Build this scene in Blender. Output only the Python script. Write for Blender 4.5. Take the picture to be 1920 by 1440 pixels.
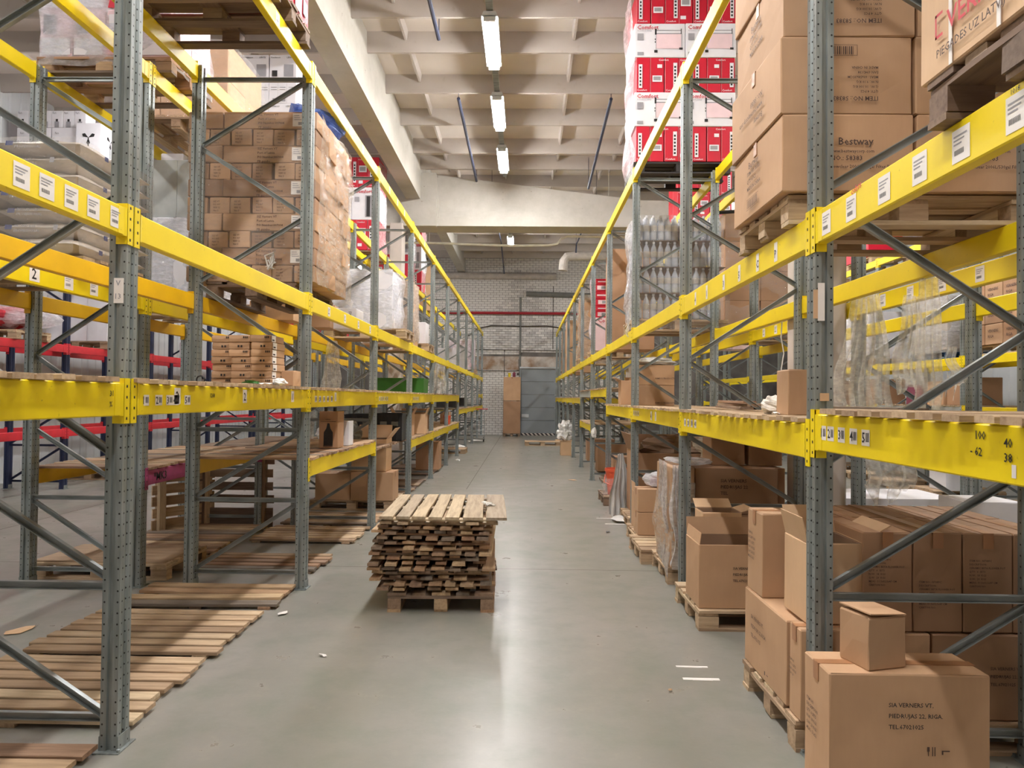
import bpy, math, random
from mathutils import Matrix, Vector, noise
random.seed(7)
for o in list(bpy.data.objects): bpy.data.objects.remove(o)
SC = bpy.context.scene; COL = SC.collection
PI = math.pi
# ---------------------------------------------------------------- camera
F = 1370.0
cam_d = bpy.data.cameras.new('camera'); cam = bpy.data.objects.new('camera', cam_d); COL.objects.link(cam)
cam_d.sensor_width = 36; cam_d.lens = F/1920*36; cam_d.clip_start = .05; cam_d.clip_end = 200
cam.matrix_world = (Matrix.Translation((0, 0, 1.62)) @ Matrix.Rotation(25/F, 4, 'Z')
                    @ Matrix.Rotation(PI/2+math.atan(26/F), 4, 'X') @ Matrix.Rotation(.010, 4, 'Z'))
SC.camera = cam
# ---------------------------------------------------------------- world, exposure
w = bpy.data.worlds.new('world'); SC.world = w; w.use_nodes = True
w.node_tree.nodes['Background'].inputs[0].default_value = (.75, .78, .8, 1)
w.node_tree.nodes['Background'].inputs[1].default_value = .35
SC.view_settings.view_transform = 'Standard'; SC.view_settings.look = 'None'
SC.view_settings.gamma = 1; SC.view_settings.use_curve_mapping = False
SC.view_settings.exposure = 0.18
LAMP = 150.0
# ---------------------------------------------------------------- materials
def srgb(r, g, b):
    f = lambda c: c/12.92 if c <= .04045 else ((c+.055)/1.055)**2.4
    return (f(r/255), f(g/255), f(b/255), 1)
class NT:
    def __init__(s, name):
        s.m = bpy.data.materials.new(name); s.m.use_nodes = True; s.t = s.m.node_tree
        s.b = s.t.nodes['Principled BSDF']; s.o = s.t.nodes['Material Output']
    def n(s, t, **k):
        x = s.t.nodes.new(t)
        for a, b in k.items():
            if a.startswith('i_'): 
                key = a[2:]; x.inputs[int(key) if key.isdigit() else key.replace('_', ' ')].default_value = b
            else: setattr(x, a, b)
        return x
    def l(s, a, b): s.t.links.new(a, b)
    def math(s, op, a, b=None, c=None):
        x = s.n('ShaderNodeMath', operation=op)
        for i, v in enumerate((a, b, c)):
            if v is None: continue
            if isinstance(v, (int, float)): x.inputs[i].default_value = v
            else: s.l(v, x.inputs[i])
        return x.outputs[0]
    def mix(s, fac, a, b, mode='MIX'):
        x = s.n('ShaderNodeMix', data_type='RGBA', blend_type=mode)
        for i, v in ((0, fac), (6, a), (7, b)):
            if isinstance(v, (int, float, tuple)): x.inputs[i].default_value = v
            else: s.l(v, x.inputs[i])
        return x.outputs[2]
    def ramp(s, v, p0, p1, c0=(0, 0, 0, 1), c1=(1, 1, 1, 1)):
        x = s.n('ShaderNodeValToRGB'); e = x.color_ramp.elements
        e[0].position = p0; e[1].position = p1; e[0].color = c0; e[1].color = c1
        s.l(v, x.inputs[0]); return x.outputs[0]
    def noise(s, scale, vec=None, detail=4, rough=.55, dim=None):
        x = s.n('ShaderNodeTexNoise'); x.inputs['Scale'].default_value = scale
        x.inputs['Detail'].default_value = detail; x.inputs['Roughness'].default_value = rough
        if vec is not None: s.l(vec, x.inputs['Vector'])
        return x.outputs[0]
    def obj(s): return s.n('ShaderNodeTexCoord').outputs['Object']
    def rnd(s): return s.n('ShaderNodeObjectInfo').outputs['Random']
    def vmul(s, v, xyz):
        x = s.n('ShaderNodeVectorMath', operation='MULTIPLY'); s.l(v, x.inputs[0]); x.inputs[1].default_value = xyz; return x.outputs[0]
    def vadd(s, v, w_):
        x = s.n('ShaderNodeVectorMath', operation='ADD'); s.l(v, x.inputs[0]); s.l(w_, x.inputs[1]); return x.outputs[0]
    def comb(s, a, b, c):
        x = s.n('ShaderNodeCombineXYZ')
        for i, v in enumerate((a, b, c)):
            if isinstance(v, (int, float)): x.inputs[i].default_value = v
            else: s.l(v, x.inputs[i])
        return x.outputs[0]
    def bump(s, h, strength=.3, dist=.005):
        x = s.n('ShaderNodeBump'); x.inputs['Strength'].default_value = strength; x.inputs['Distance'].default_value = dist
        s.l(h, x.inputs['Height']); s.l(x.outputs[0], s.b.inputs['Normal'])
def simple(name, c, rough=.6, metal=0.0, var=.12, scale=6.0, bump=0.0):
    k = NT(name); r = k.rnd()
    v = k.vadd(k.obj(), k.comb(k.math('MULTIPLY', r, 37.0), 0.0, 0.0))
    n = k.noise(scale, v)
    c0 = tuple(x*(1-var) for x in c[:3])+(1,); c1 = tuple(min(1, x*(1+var)) for x in c[:3])+(1,)
    k.l(k.ramp(n, .3, .7, c0, c1), k.b.inputs['Base Color'])
    k.b.inputs['Roughness'].default_value = rough; k.b.inputs['Metallic'].default_value = metal
    if bump: k.bump(n, bump)
    return k.m
def wood(name, cols, rough=.75):
    k = NT(name); r = k.rnd(); o = k.obj()
    v = k.vadd(k.vmul(o, (1.2, 14, 14)), k.comb(k.math('MULTIPLY', r, 53.0), k.math('MULTIPLY', r, 91.0), 0.0))
    g = k.noise(2.2, v, 5, .65)
    x = k.n('ShaderNodeValToRGB'); e = x.color_ramp.elements; k.l(r, x.inputs[0])
    e[0].color = cols[0]; e[-1].color = cols[-1]; e[-1].position = 1
    for i, c in enumerate(cols[1:-1]): q = e.new((i+1)/(len(cols)-1)); q.color = c
    dark = k.mix(1.0, x.outputs[0], (.5, .45, .42, 1), 'MULTIPLY')
    k.l(k.mix(k.ramp(g, .42, .78), x.outputs[0], dark), k.b.inputs['Base Color'])
    k.b.inputs['Roughness'].default_value = rough; k.bump(g, .35, .004); return k.m
def cardboard(name, c, var=.16):
    k = NT(name); r = k.rnd(); o = k.obj()
    v = k.vadd(o, k.comb(k.math('MULTIPLY', r, 37.0), 0.0, 0.0))
    n = k.noise(3.0, v, 3); f = k.noise(60, k.vmul(v, (1, 1, .15)), 2)
    c0 = tuple(q*(1-var) for q in c[:3])+(1,); c1 = tuple(min(1, q*(1+var)) for q in c[:3])+(1,)
    base = k.mix(r, c0, c1)
    base = k.mix(k.ramp(n, .35, .75), base, k.mix(1.0, base, (.86, .84, .82, 1), 'MULTIPLY'))
    base = k.mix(k.math('MULTIPLY', f, .12), base, (.25, .15, .08, 1))
    k.l(base, k.b.inputs['Base Color']); k.b.inputs['Roughness'].default_value = .7
    k.bump(n, .25, .01); return k.m
M = {}
M['card'] = cardboard('cardboard', srgb(194, 156, 122))
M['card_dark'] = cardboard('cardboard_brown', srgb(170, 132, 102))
M['card_pale'] = cardboard('cardboard_pale', srgb(212, 176, 140), .08)
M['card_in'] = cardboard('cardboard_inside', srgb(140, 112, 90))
M['wood'] = wood('wood_pale', [srgb(174, 148, 120), srgb(204, 178, 146), srgb(188, 160, 130), srgb(158, 132, 106), srgb(208, 186, 154)])
M['wood_mix'] = wood('wood_mixed', [srgb(124, 102, 84), srgb(190, 162, 128), srgb(152, 118, 92), srgb(122, 110, 98), srgb(180, 142, 110), srgb(200, 174, 138)])
M['wood_dark'] = wood('wood_weathered', [srgb(122, 98, 82), srgb(142, 118, 98), srgb(106, 88, 76), srgb(156, 132, 108)])
M['wood_top'] = wood('wood_fresh', [srgb(196, 176, 146), srgb(174, 156, 134), srgb(206, 184, 150), srgb(164, 148, 130)])
M['black_pl'] = simple('black_plastic_pallet', srgb(42, 36, 36), .5)
M['blue_pl'] = simple('blue_pallet_paint', srgb(24, 78, 130), .6)
M['red_paint'] = simple('red_beam_paint', srgb(205, 45, 58), .5)
M['blue_paint'] = simple('dark_blue_post_paint', srgb(36, 44, 74), .5)
M['purple'] = simple('purple_beam_paint', srgb(158, 62, 110), .5, var=.2)
M['white_box'] = simple('white_carton_print', srgb(222, 220, 226), .5, var=.04)
M['red_box'] = simple('red_carton_print', srgb(194, 16, 46), .45, var=.05)
M['pink_box'] = simple('pale_pink_print', srgb(228, 200, 206), .5, var=.05)
M['ink'] = simple('dark_print_ink', srgb(84, 62, 54), .7, var=.1)
M['ink_black'] = simple('black_print_ink', srgb(36, 34, 36), .6)
M['ink_red'] = simple('red_print_ink', srgb(200, 52, 66), .6)
M['ink_grey'] = simple('grey_print_ink', srgb(150, 148, 154), .6)
M['ink_blue'] = simple('blue_print_ink', srgb(52, 60, 110), .6)
M['paper'] = simple('white_label_paper', srgb(232, 226, 222), .6, var=.05)
M['tape'] = simple('brown_packing_tape', srgb(170, 122, 86), .35, var=.08)
M['bag'] = simple('white_woven_bag', srgb(206, 196, 186), .45, var=.1, scale=9, bump=.4)
M['film_white'] = simple('white_plastic_film', srgb(226, 224, 222), .3, var=.06, scale=9)
M['green'] = simple('green_painted_box', srgb(44, 104, 22), .5)
M['orange'] = simple('orange_plastic', srgb(214, 88, 56), .4)
M['blackc'] = simple('black_crate_plastic', srgb(34, 34, 36), .35)
M['grey_paint'] = simple('grey_painted_beam', srgb(176, 180, 178), .5)
M['concrete'] = simple('column_concrete', srgb(196, 186, 178), .85, var=.08, scale=3, bump=.2)
M['white_pipe'] = simple('white_painted_pipe', srgb(212, 210, 196), .5)
M['duct'] = simple('wrapped_duct', srgb(176, 168, 160), .6, var=.15, scale=5)
M['duct_grey'] = simple('grey_duct', srgb(112, 112, 108), .5)
M['pipe_red'] = simple('red_pipe_paint', srgb(158, 34, 46), .45)
M['rod'] = simple('dark_blue_rod', srgb(44, 50, 74), .5)
M['cable'] = simple('dark_cable', srgb(70, 62, 58), .6)
M['door'] = simple('grey_door_panel', srgb(142, 148, 152), .5, var=.05, scale=2)
M['door_rib'] = simple('pale_door_trim', srgb(190, 194, 196), .4)
M['pattern'] = simple('patterned_crumpled_paper', srgb(214, 206, 196), .6, var=.2, scale=40)
M['yellow_b'] = simple('yellow_bucket', srgb(220, 196, 40), .5)
M['magenta'] = simple('magenta_plastic', srgb(196, 60, 110), .5)
M['violetc'] = simple('dull_wine_carton', srgb(120, 52, 72), .6)

k = NT('galvanised_post'); tc = k.n('ShaderNodeTexCoord'); sx = k.n('ShaderNodeSeparateXYZ'); k.l(tc.outputs['Object'], sx.inputs[0])
nx = k.n('ShaderNodeSeparateXYZ'); k.l(tc.outputs['Normal'], nx.inputs[0])
sel = k.math('GREATER_THAN', k.math('ABSOLUTE', nx.outputs[0]), .6)
co = k.math('ADD', k.math('MULTIPLY', sx.outputs[1], sel), k.math('MULTIPLY', sx.outputs[0], k.math('SUBTRACT', 1.0, sel)))
a = k.math('SUBTRACT', k.math('ABSOLUTE', co), .030)
b = k.math('SUBTRACT', k.math('MODULO', sx.outputs[2], .05), .025)
dd = k.math('ADD', k.math('MULTIPLY', a, a), k.math('MULTIPLY', b, b))
hole = k.math('LESS_THAN', dd, .0044**2)
n1 = k.noise(26, k.vmul(tc.outputs['Object'], (1, 1, .12)), 4); n2 = k.noise(3, k.vadd(tc.outputs['Object'], k.comb(k.math('MULTIPLY', k.rnd(), 31.0), 0., 0.)), 3)
g = k.mix(k.ramp(n1, .3, .7), srgb(116, 124, 124), srgb(160, 167, 167))
g = k.mix(k.math('MULTIPLY', k.ramp(n2, .4, .75), .35), g, srgb(110, 106, 100))
k.l(k.mix(hole, g, (.012, .012, .012, 1)), k.b.inputs['Base Color'])
k.l(k.math('MULTIPLY', k.math('SUBTRACT', 1.0, hole), .42), k.b.inputs['Metallic']); k.b.inputs['Roughness'].default_value = .42
M['steel'] = k.m
# holes of the blue rack posts, same punching
k = NT('galvanised_brace'); n1 = k.noise(20, k.vmul(k.obj(), (.2, 1, 1)), 4)
k.l(k.mix(k.ramp(n1, .3, .7), srgb(112, 118, 118), srgb(160, 165, 165)), k.b.inputs['Base Color'])
k.b.inputs['Metallic'].default_value = .4; k.b.inputs['Roughness'].default_value = .38; M['brace'] = k.m

def yellow(name, c, c2):
    k = NT(name); o = k.vadd(k.obj(), k.comb(k.math('MULTIPLY', k.rnd(), 41.0), 0., 0.))
    n = k.noise(2.5, o, 4); s_ = k.noise(30, k.vmul(o, (1, .25, 1)), 5, .7)
    base = k.mix(k.ramp(n, .3, .75), c, c2)
    base = k.mix(k.ramp(s_, .66, .76), base, srgb(120, 96, 30))
    k.l(base, k.b.inputs['Base Color']); k.b.inputs['Roughness'].default_value = .42
    return k.m
M['yellow'] = yellow('yellow_beam_paint', srgb(246, 218, 8), srgb(232, 204, 22))
M['yellow_old'] = yellow('amber_beam_paint', srgb(236, 186, 10), srgb(214, 166, 20))

def film(name, c, amt, rough=.16, sc=7.0):
    k = NT(name); o = k.obj()
    v = k.vadd(k.vmul(o, (1, 1, 2.6)), k.comb(k.math('MULTIPLY', k.rnd(), 23.0), 0., 0.))
    n = k.noise(sc, v, 6, .68); w_ = k.n('ShaderNodeTexWave', wave_type='BANDS'); w_.inputs['Scale'].default_value = 2.4
    w_.inputs['Distortion'].default_value = 9; w_.inputs['Detail'].default_value = 3; k.l(v, w_.inputs['Vector'])
    tr = k.n('ShaderNodeBsdfTransparent'); mx = k.n('ShaderNodeMixShader')
    k.b.inputs['Base Color'].default_value = c; k.b.inputs['Roughness'].default_value = rough
    k.b.inputs['Specular IOR Level'].default_value = .9
    h = k.math('ADD', n, k.math('MULTIPLY', w_.outputs[1], .35)); k.bump(h, .9, .03)
    k.l(k.math('MULTIPLY', k.ramp(n, .42, .72, (.5, .5, .5, 1)), amt), mx.inputs[0])
    tl = k.n('ShaderNodeBsdfTranslucent'); tl.inputs[0].default_value = tuple(min(1, q*1.1) for q in c[:3])+(1,); m2 = k.n('ShaderNodeMixShader'); m2.inputs[0].default_value = .42
    k.l(k.b.outputs[0], m2.inputs[1]); k.l(tl.outputs[0], m2.inputs[2])
    k.l(tr.outputs[0], mx.inputs[1]); k.l(m2.outputs[0], mx.inputs[2]); k.l(mx.outputs[0], k.o.inputs[0])
    return k.m
M['film'] = film('clear_stretch_film', srgb(240, 238, 238), .3, .1)
M['film_thick'] = film('creased_plastic_film', srgb(246, 240, 230), .58, .08, 9)
M['film_cold'] = film('milky_stretch_film', srgb(238, 240, 246), .85, .1, 9)
M['film_bottle'] = film('bottle_shrink_film', srgb(240, 242, 248), .27, .08, 12)
M['film_blue'] = film('blue_plastic_film', srgb(92, 122, 190), 1.3, .12, 14)
k = NT('clear_bottle_plastic')
k.b.inputs['Base Color'].default_value = srgb(206, 208, 216); k.b.inputs['Roughness'].default_value = .12
tr = k.n('ShaderNodeBsdfTransparent'); tr.inputs[0].default_value = (.9, .92, .95, 1); mx = k.n('ShaderNodeMixShader'); mx.inputs[0].default_value = .55
k.l(tr.outputs[0], mx.inputs[1]); k.l(k.b.outputs[0], mx.inputs[2]); k.l(mx.outputs[0], k.o.inputs[0]); M['bottle'] = k.m

k = NT('polished_concrete_floor'); o = k.n('ShaderNodeTexCoord').outputs['Object']
n1 = k.noise(.55, o, 6, .6); n2 = k.noise(3.2, o, 5, .65); n3 = k.noise(45, o, 3)
base = k.mix(k.ramp(n1, .35, .68), srgb(132, 131, 122), srgb(152, 147, 142))
base = k.mix(k.math('MULTIPLY', k.ramp(n2, .48, .66), .42), base, srgb(118, 126, 112))
base = k.mix(k.math('MULTIPLY', k.ramp(n2, .25, .42, (1, 1, 1, 1), (0, 0, 0, 1)), .3), base, srgb(176, 166, 152))
base = k.mix(k.math('MULTIPLY', n3, .12), base, (.12, .11, .1, 1))
k.l(base, k.b.inputs['Base Color'])
k.l(k.math('ADD', .2, k.math('MULTIPLY', n2, .22)), k.b.inputs['Roughness']); k.b.inputs['Specular IOR Level'].default_value = .55
k.bump(n3, .05, .003); M['floor'] = k.m
k = NT('floor_joint'); k.b.inputs['Base Color'].default_value = srgb(96, 88, 76); M['joint'] = k.m
k = NT('painted_ceiling_concrete'); o = k.obj(); n1 = k.noise(.9, o, 5); n2 = k.noise(7, o, 4)
base = k.mix(k.ramp(n1, .35, .7), srgb(184, 176, 169), srgb(170, 161, 154))
k.l(k.mix(k.math('MULTIPLY', k.ramp(n2, .62, .74), .25), base, srgb(150, 130, 110)), k.b.inputs['Base Color'])
k.b.inputs['Roughness'].default_value = .85; k.bump(n2, .15, .01); M['ceil'] = k.m
M['slab'] = simple('brightened_ceiling_slab', srgb(206, 197, 190), .85, var=.05, scale=1.2)  # lighter than the ribs: colour makes up for the weaker light reaching the slab
k = NT('painted_girder_concrete'); o = k.obj(); n1 = k.noise(1.3, o, 6, .7); n2 = k.noise(9, o, 5)
base = k.mix(k.ramp(n1, .4, .7), srgb(184, 180, 172), srgb(168, 163, 154))
k.l(k.mix(k.ramp(n2, .7, .76), base, srgb(120, 104, 90)), k.b.inputs['Base Color'])
k.b.inputs['Roughness'].default_value = .8; k.bump(n2, .2, .01); M['girder'] = k.m
k = NT('whitewashed_brick'); r = k.rnd(); o = k.obj(); n1 = k.noise(9, k.vadd(o, k.comb(k.math('MULTIPLY', r, 19.), 0., 0.)), 4)
base = k.mix(r, srgb(188, 184, 182), srgb(226, 222, 218)); base = k.mix(k.math('MULTIPLY', k.ramp(n1, .55, .75), .5), base, srgb(150, 138, 126))
k.l(base, k.b.inputs['Base Color']); k.b.inputs['Roughness'].default_value = .85; k.bump(n1, .4, .01); M['brick'] = k.m
k = NT('sooty_mortar'); n1 = k.noise(1.2, k.obj(), 5)
k.l(k.mix(k.ramp(n1, .35, .7), srgb(84, 78, 74), srgb(122, 116, 110)), k.b.inputs['Base Color']); M['mortar'] = k.m
k = NT('rust_stained_lintel'); n1 = k.noise(1.6, k.obj(), 6, .6)
k.l(k.mix(k.ramp(n1, .38, .62), srgb(150, 118, 90), srgb(200, 192, 184)), k.b.inputs['Base Color']); M['lintel'] = k.m
M['panel'] = simple('pale_wall_panel', srgb(196, 200, 204), .45, var=.06, scale=1.2)
k = NT('lamp_diffuser'); e = k.n('ShaderNodeEmission'); e.inputs[0].default_value = (1, .985, .965, 1); e.inputs[1].default_value = LAMP
k.l(e.outputs[0], k.o.inputs[0]); M['lamp'] = k.m
k = NT('hazard_stripes'); sx = k.n('ShaderNodeSeparateXYZ'); k.l(k.obj(), sx.inputs[0])
st = k.math('GREATER_THAN', k.math('MODULO', k.math('ADD', k.math('ADD', sx.outputs[0], sx.outputs[2]), 50.), .18), .09)
k.l(k.mix(st, srgb(50, 40, 44), srgb(222, 212, 204)), k.b.inputs['Base Color']); M['hazard'] = k.m

# ---------------------------------------------------------------- mesh helpers
def basis(r, u, org=(0, 0, 0)):
    r = Vector(r).normalized(); u = Vector(u).normalized(); n = r.cross(u)
    m = Matrix.Identity(4)
    for i in range(3): m[i][0] = r[i]; m[i][1] = u[i]; m[i][2] = n[i]; m[i][3] = org[i]
    return m
_tx = {}
def text_geom(s, size, bold=False):
    key = (s, size)
    if key not in _tx:
        c = bpy.data.curves.new('glyphs', 'FONT'); c.body = s; c.size = size; c.resolution_u = 1
        c.offset = size*.012 if not bold else size*.03
        o = bpy.data.objects.new('glyphs', c); me = o.to_mesh()
        _tx[key] = ([tuple(v.co) for v in me.vertices], [tuple(p.vertices) for p in me.polygons])
        o.to_mesh_clear(); bpy.data.objects.remove(o); bpy.data.curves.remove(c)
    return _tx[key]
class MB:
    def __init__(s): s.v = []; s.f = []; s.mi = []; s.cur = 0
    def add(s, vs, fs, m=None):
        n = len(s.v)
        s.v += [tuple(m @ Vector(v)) for v in vs] if m is not None else [tuple(v) for v in vs]
        s.f += [tuple(i+n for i in f) for f in fs]; s.mi += [s.cur]*len(fs); return s
    def mat(s, i): s.cur = i; return s
    def box(s, x0, y0, z0, x1, y1, z1, m=None, w=0.0):
        q = (lambda: random.uniform(-w, w)) if w else (lambda: 0)
        vs = [(x+q(), y+q(), z+q()) for z in (z0, z1) for y in (y0, y1) for x in (x0, x1)]
        return s.add(vs, [(0, 2, 3, 1), (4, 5, 7, 6), (0, 1, 5, 4), (2, 6, 7, 3), (0, 4, 6, 2), (1, 3, 7, 5)], m)
    def quad(s, a, b, c, d): return s.add([a, b, c, d], [(0, 1, 2, 3)])
    def prism(s, poly, a0, a1, axis='z', m=None):
        n = len(poly)
        mk = {'z': lambda p, t: (p[0], p[1], t), 'y': lambda p, t: (p[0], t, p[1]), 'x': lambda p, t: (t, p[0], p[1])}[axis]
        vs = [mk(p, a0) for p in poly]+[mk(p, a1) for p in poly]
        fs = [tuple(range(n-1, -1, -1)), tuple(range(n, 2*n))]+[(i, (i+1) % n, n+(i+1) % n, n+i) for i in range(n)]
        if axis == 'y': fs = [tuple(reversed(f)) for f in fs]
        return s.add(vs, fs, m)
    def bar(s, p, q, wd, hd=None):                   # rectangular bar from p to q
        p = Vector(p); q = Vector(q); d = q-p; L = d.length; hd = hd or wd
        up = Vector((0, 1, 0)) if abs(d.normalized().y) < .9 else Vector((0, 0, 1))
        m = basis(d, up-d.normalized()*up.dot(d.normalized()), p)
        return s.box(0, -wd/2, -hd/2, L, wd/2, hd/2, m)
    def tube(s, pts, r, n=8, cap=True):
        pts = [Vector(p) for p in pts]; rings = []; N = len(s.v); rr = r if isinstance(r, (list, tuple)) else [r]*len(pts)
        u = None
        for i, p in enumerate(pts):
            d = (pts[min(i+1, len(pts)-1)]-pts[max(i-1, 0)]).normalized()
            if u is None: a_ = Vector((0, 0, 1)) if abs(d.z) < .9 else Vector((1, 0, 0)); u = d.cross(a_).normalized()
            else: u = (u-d*u.dot(d)).normalized()
            v = d.cross(u)
            rings.append([p+(u*math.cos(2*PI*j/n)+v*math.sin(2*PI*j/n))*rr[i] for j in range(n)])
        vs = [tuple(q) for R_ in rings for q in R_]
        fs = [(i*n+j, i*n+(j+1) % n, (i+1)*n+(j+1) % n, (i+1)*n+j) for i in range(len(pts)-1) for j in range(n)]
        if cap: fs += [tuple(range(n-1, -1, -1)), tuple((len(pts)-1)*n+j for j in range(n))]
        return s.add(vs, fs)
    def lathe(s, prof, n=10, m=None):
        vs = [(r*math.cos(2*PI*j/n), r*math.sin(2*PI*j/n), z) for r, z in prof for j in range(n)]
        fs = [(i*n+j, i*n+(j+1) % n, (i+1)*n+(j+1) % n, (i+1)*n+j) for i in range(len(prof)-1) for j in range(n)]
        fs += [tuple(range(n-1, -1, -1)), tuple((len(prof)-1)*n+j for j in range(n))]
        return s.add(vs, fs, m)
    def text(s, t, size, m, lead=1.35, centre=False):
        for i, ln in enumerate(t.split('\n')):
            vs, fs = text_geom(ln, size)
            if not vs: continue
            dx = -max(v[0] for v in vs)/2 if centre else 0
            s.add([(v[0]+dx, v[1]-i*size*lead, .0012) for v in vs], fs, m)
        return s
    def mesh(s, name, mats, smooth=False):
        me = bpy.data.meshes.new(name); me.from_pydata(s.v, [], s.f)
        for m in (mats if isinstance(mats, (list, tuple)) else [mats]): me.materials.append(M[m] if isinstance(m, str) else m)
        if any(s.mi): me.polygons.foreach_set('material_index', s.mi)
        if smooth: me.polygons.foreach_set('use_smooth', [True]*len(me.polygons))
        me.update(); return me
    def build(s, name, mats, parent=None, m=None, smooth=False): return link(name, s.mesh(name, mats, smooth), parent, m)
def link(name, me, parent=None, m=None):
    o = bpy.data.objects.new(name, me); COL.objects.link(o); o.parent = parent
    if m is not None: o.matrix_basis = m
    return o
def T(x, y, z, rz=0): return Matrix.Translation((x, y, z)) @ Matrix.Rotation(rz, 4, 'Z')
def tag(o, label, cat, group=None, kind=None):
    o['label'] = label; o['category'] = cat
    if group: o['group'] = group
    if kind: o['kind'] = kind
    return o
def thing(name, label, cat, loc=(0, 0, 0), rz=0, group=None):
    o = link(name, None, None, T(*loc, rz)); o.empty_display_size = .1; return tag(o, label, cat, group)
def struct(name, mb, mats, label=None, cat=None, smooth=False):
    o = mb.build(name, mats, smooth=smooth) if isinstance(mb, MB) else mb
    o['kind'] = 'structure'
    if label: o['label'] = label; o['category'] = cat
    return o
ORD = ['first', 'second', 'third', 'fourth', 'fifth', 'sixth', 'seventh', 'eighth', 'ninth', 'tenth', 'eleventh', 'twelfth', 'thirteenth', 'fourteenth', 'fifteenth', 'sixteenth']
_mc = {}
def plank_mesh(L, W, H, mat, v=0):
    key = ('pl', round(L, 2), round(W, 3), round(H, 3), mat, v)
    if key not in _mc:
        st = random.getstate(); random.seed(hash((round(L*100), round(W*1000), v)) & 0xffff)
        b = MB(); c = H*.18; n = 3; pts = []
        for i in range(n+1):
            x = -L/2+L*i/n; wz = random.uniform(-.0015, .0025) if 0 < i < n else random.uniform(-.001, .004); sk = random.uniform(-.003, .003)
            if i in (0, n): x += random.uniform(-.012, .012)
            pts += [(x, -W/2+sk, wz), (x, W/2+sk, wz), (x, W/2+sk, H-c+wz), (x, W/2-c+sk, H+wz), (x, -W/2+c+sk, H+wz), (x, -W/2+sk, H-c+wz)]
        fs = [tuple(reversed(range(6))), tuple(range(n*6, n*6+6))]
        fs = [tuple(range(6))[::1], tuple(reversed(range(n*6, n*6+6)))]
        for i in range(n):
            for j in range(6): fs.append((i*6+j, (i+1)*6+j, (i+1)*6+(j+1) % 6, i*6+(j+1) % 6)[::-1])
        b.add(pts, [f[::-1] for f in fs]); _mc[key] = b.mesh('plank', mat); random.setstate(st)
    return _mc[key]
def carton_mesh(dx, dy, dz, mat, seed=0, open_top=False, axis='x'):
    key = ('ca', round(dx, 3), round(dy, 3), round(dz, 3), mat, seed % 4, open_top, axis)
    if key in _mc: return _mc[key]
    rs = random.Random(seed*7+1); b = MB(); c = .004
    def ring(z, ins=0.0, bulge=0.0):
        x = dx/2-ins; y = dy/2-ins; o = []
        for (sx_, sy_) in ((-1, -1), (1, -1), (1, 1), (-1, 1)):
            mx_, my_ = ((0, -1), (1, 0), (0, 1), (-1, 0))[((-1, -1), (1, -1), (1, 1), (-1, 1)).index((sx_, sy_))]
            if (sx_, sy_) in ((-1, -1), (1, 1)): o += [(sx_*x, sy_*(y-c)), (sx_*(x-c), sy_*y)]
            else: o += [(sx_*(x-c), sy_*y), (sx_*x, sy_*(y-c))]
            if mx_: o.append((mx_*(x+bulge), 0))
            else: o.append((0, my_*(y+bulge)))
        return [(p[0]+j[0], p[1]+j[1], z+rs.uniform(-.0015, .0015)) for p, j in zip(o, [(rs.uniform(-.002, .002), rs.uniform(-.002, .002)) for _ in o])]
    bl = min(.006, .012*min(dx, dy))*rs.uniform(.3, 1)
    R_ = [ring(.0, .004), ring(.006), ring(dz*.5, 0, bl), ring(dz-.006), ring(dz, .003)]
    n = 12; vs = [p for r in R_ for p in r]
    vs = [(v[0], v[1], max(0, v[2])) for v in vs]
    fs = [tuple(range(n-1, -1, -1))]
    for i in range(4):
        for j in range(n): fs.append((i*n+j, i*n+(j+1) % n, (i+1)*n+(j+1) % n, (i+1)*n+j))
    b.add(vs, fs)
    if open_top:
        t = .006; b.mat(1)
        vs = [p for p in ring(dz, .003)]+[p for p in ring(dz-.002, .010)]+[p for p in ring(dz-min(.2, dz*.6), .012)]
        fs = [(i*n+j, i*n+(j+1) % n, (i+1)*n+(j+1) % n, (i+1)*n+j) for i in range(2) for j in range(n)]+[tuple(range(2*n, 3*n))]
        b.add(vs, fs); me = b.mesh('carton', [mat, 'card_in'])
    else:      # two closing flaps meeting in a slightly sunk seam
        g = .0025; a0 = ring(dz, .003)
        zt = dz
        if axis == 'x':
            b.add([(-dx/2+.004, -dy/2+.004, zt), (dx/2-.004, -dy/2+.004, zt), (dx/2-.004, -g, zt+.001), (-dx/2+.004, -g, zt+.001), (-dx/2+.004, 0, zt-.003), (dx/2-.004, 0, zt-.003),
                   (-dx/2+.004, g, zt+.001), (dx/2-.004, g, zt+.001), (dx/2-.004, dy/2-.004, zt), (-dx/2+.004, dy/2-.004, zt)],
                  [(0, 1, 2, 3), (3, 2, 5, 4), (4, 5, 7, 6), (6, 7, 8, 9)])
        else:
            b.add([(-dx/2+.004, -dy/2+.004, zt), (-g, -dy/2+.004, zt+.001), (-g, dy/2-.004, zt+.001), (-dx/2+.004, dy/2-.004, zt), (0, -dy/2+.004, zt-.003), (0, dy/2-.004, zt-.003),
                   (g, -dy/2+.004, zt+.001), (g, dy/2-.004, zt+.001), (dx/2-.004, dy/2-.004, zt), (dx/2-.004, -dy/2+.004, zt)],
                  [(0, 1, 2, 3), (1, 4, 5, 2), (4, 6, 7, 5), (6, 9, 8, 7)])
        me = b.mesh('carton', mat)
    _mc[key] = me; return me
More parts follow.
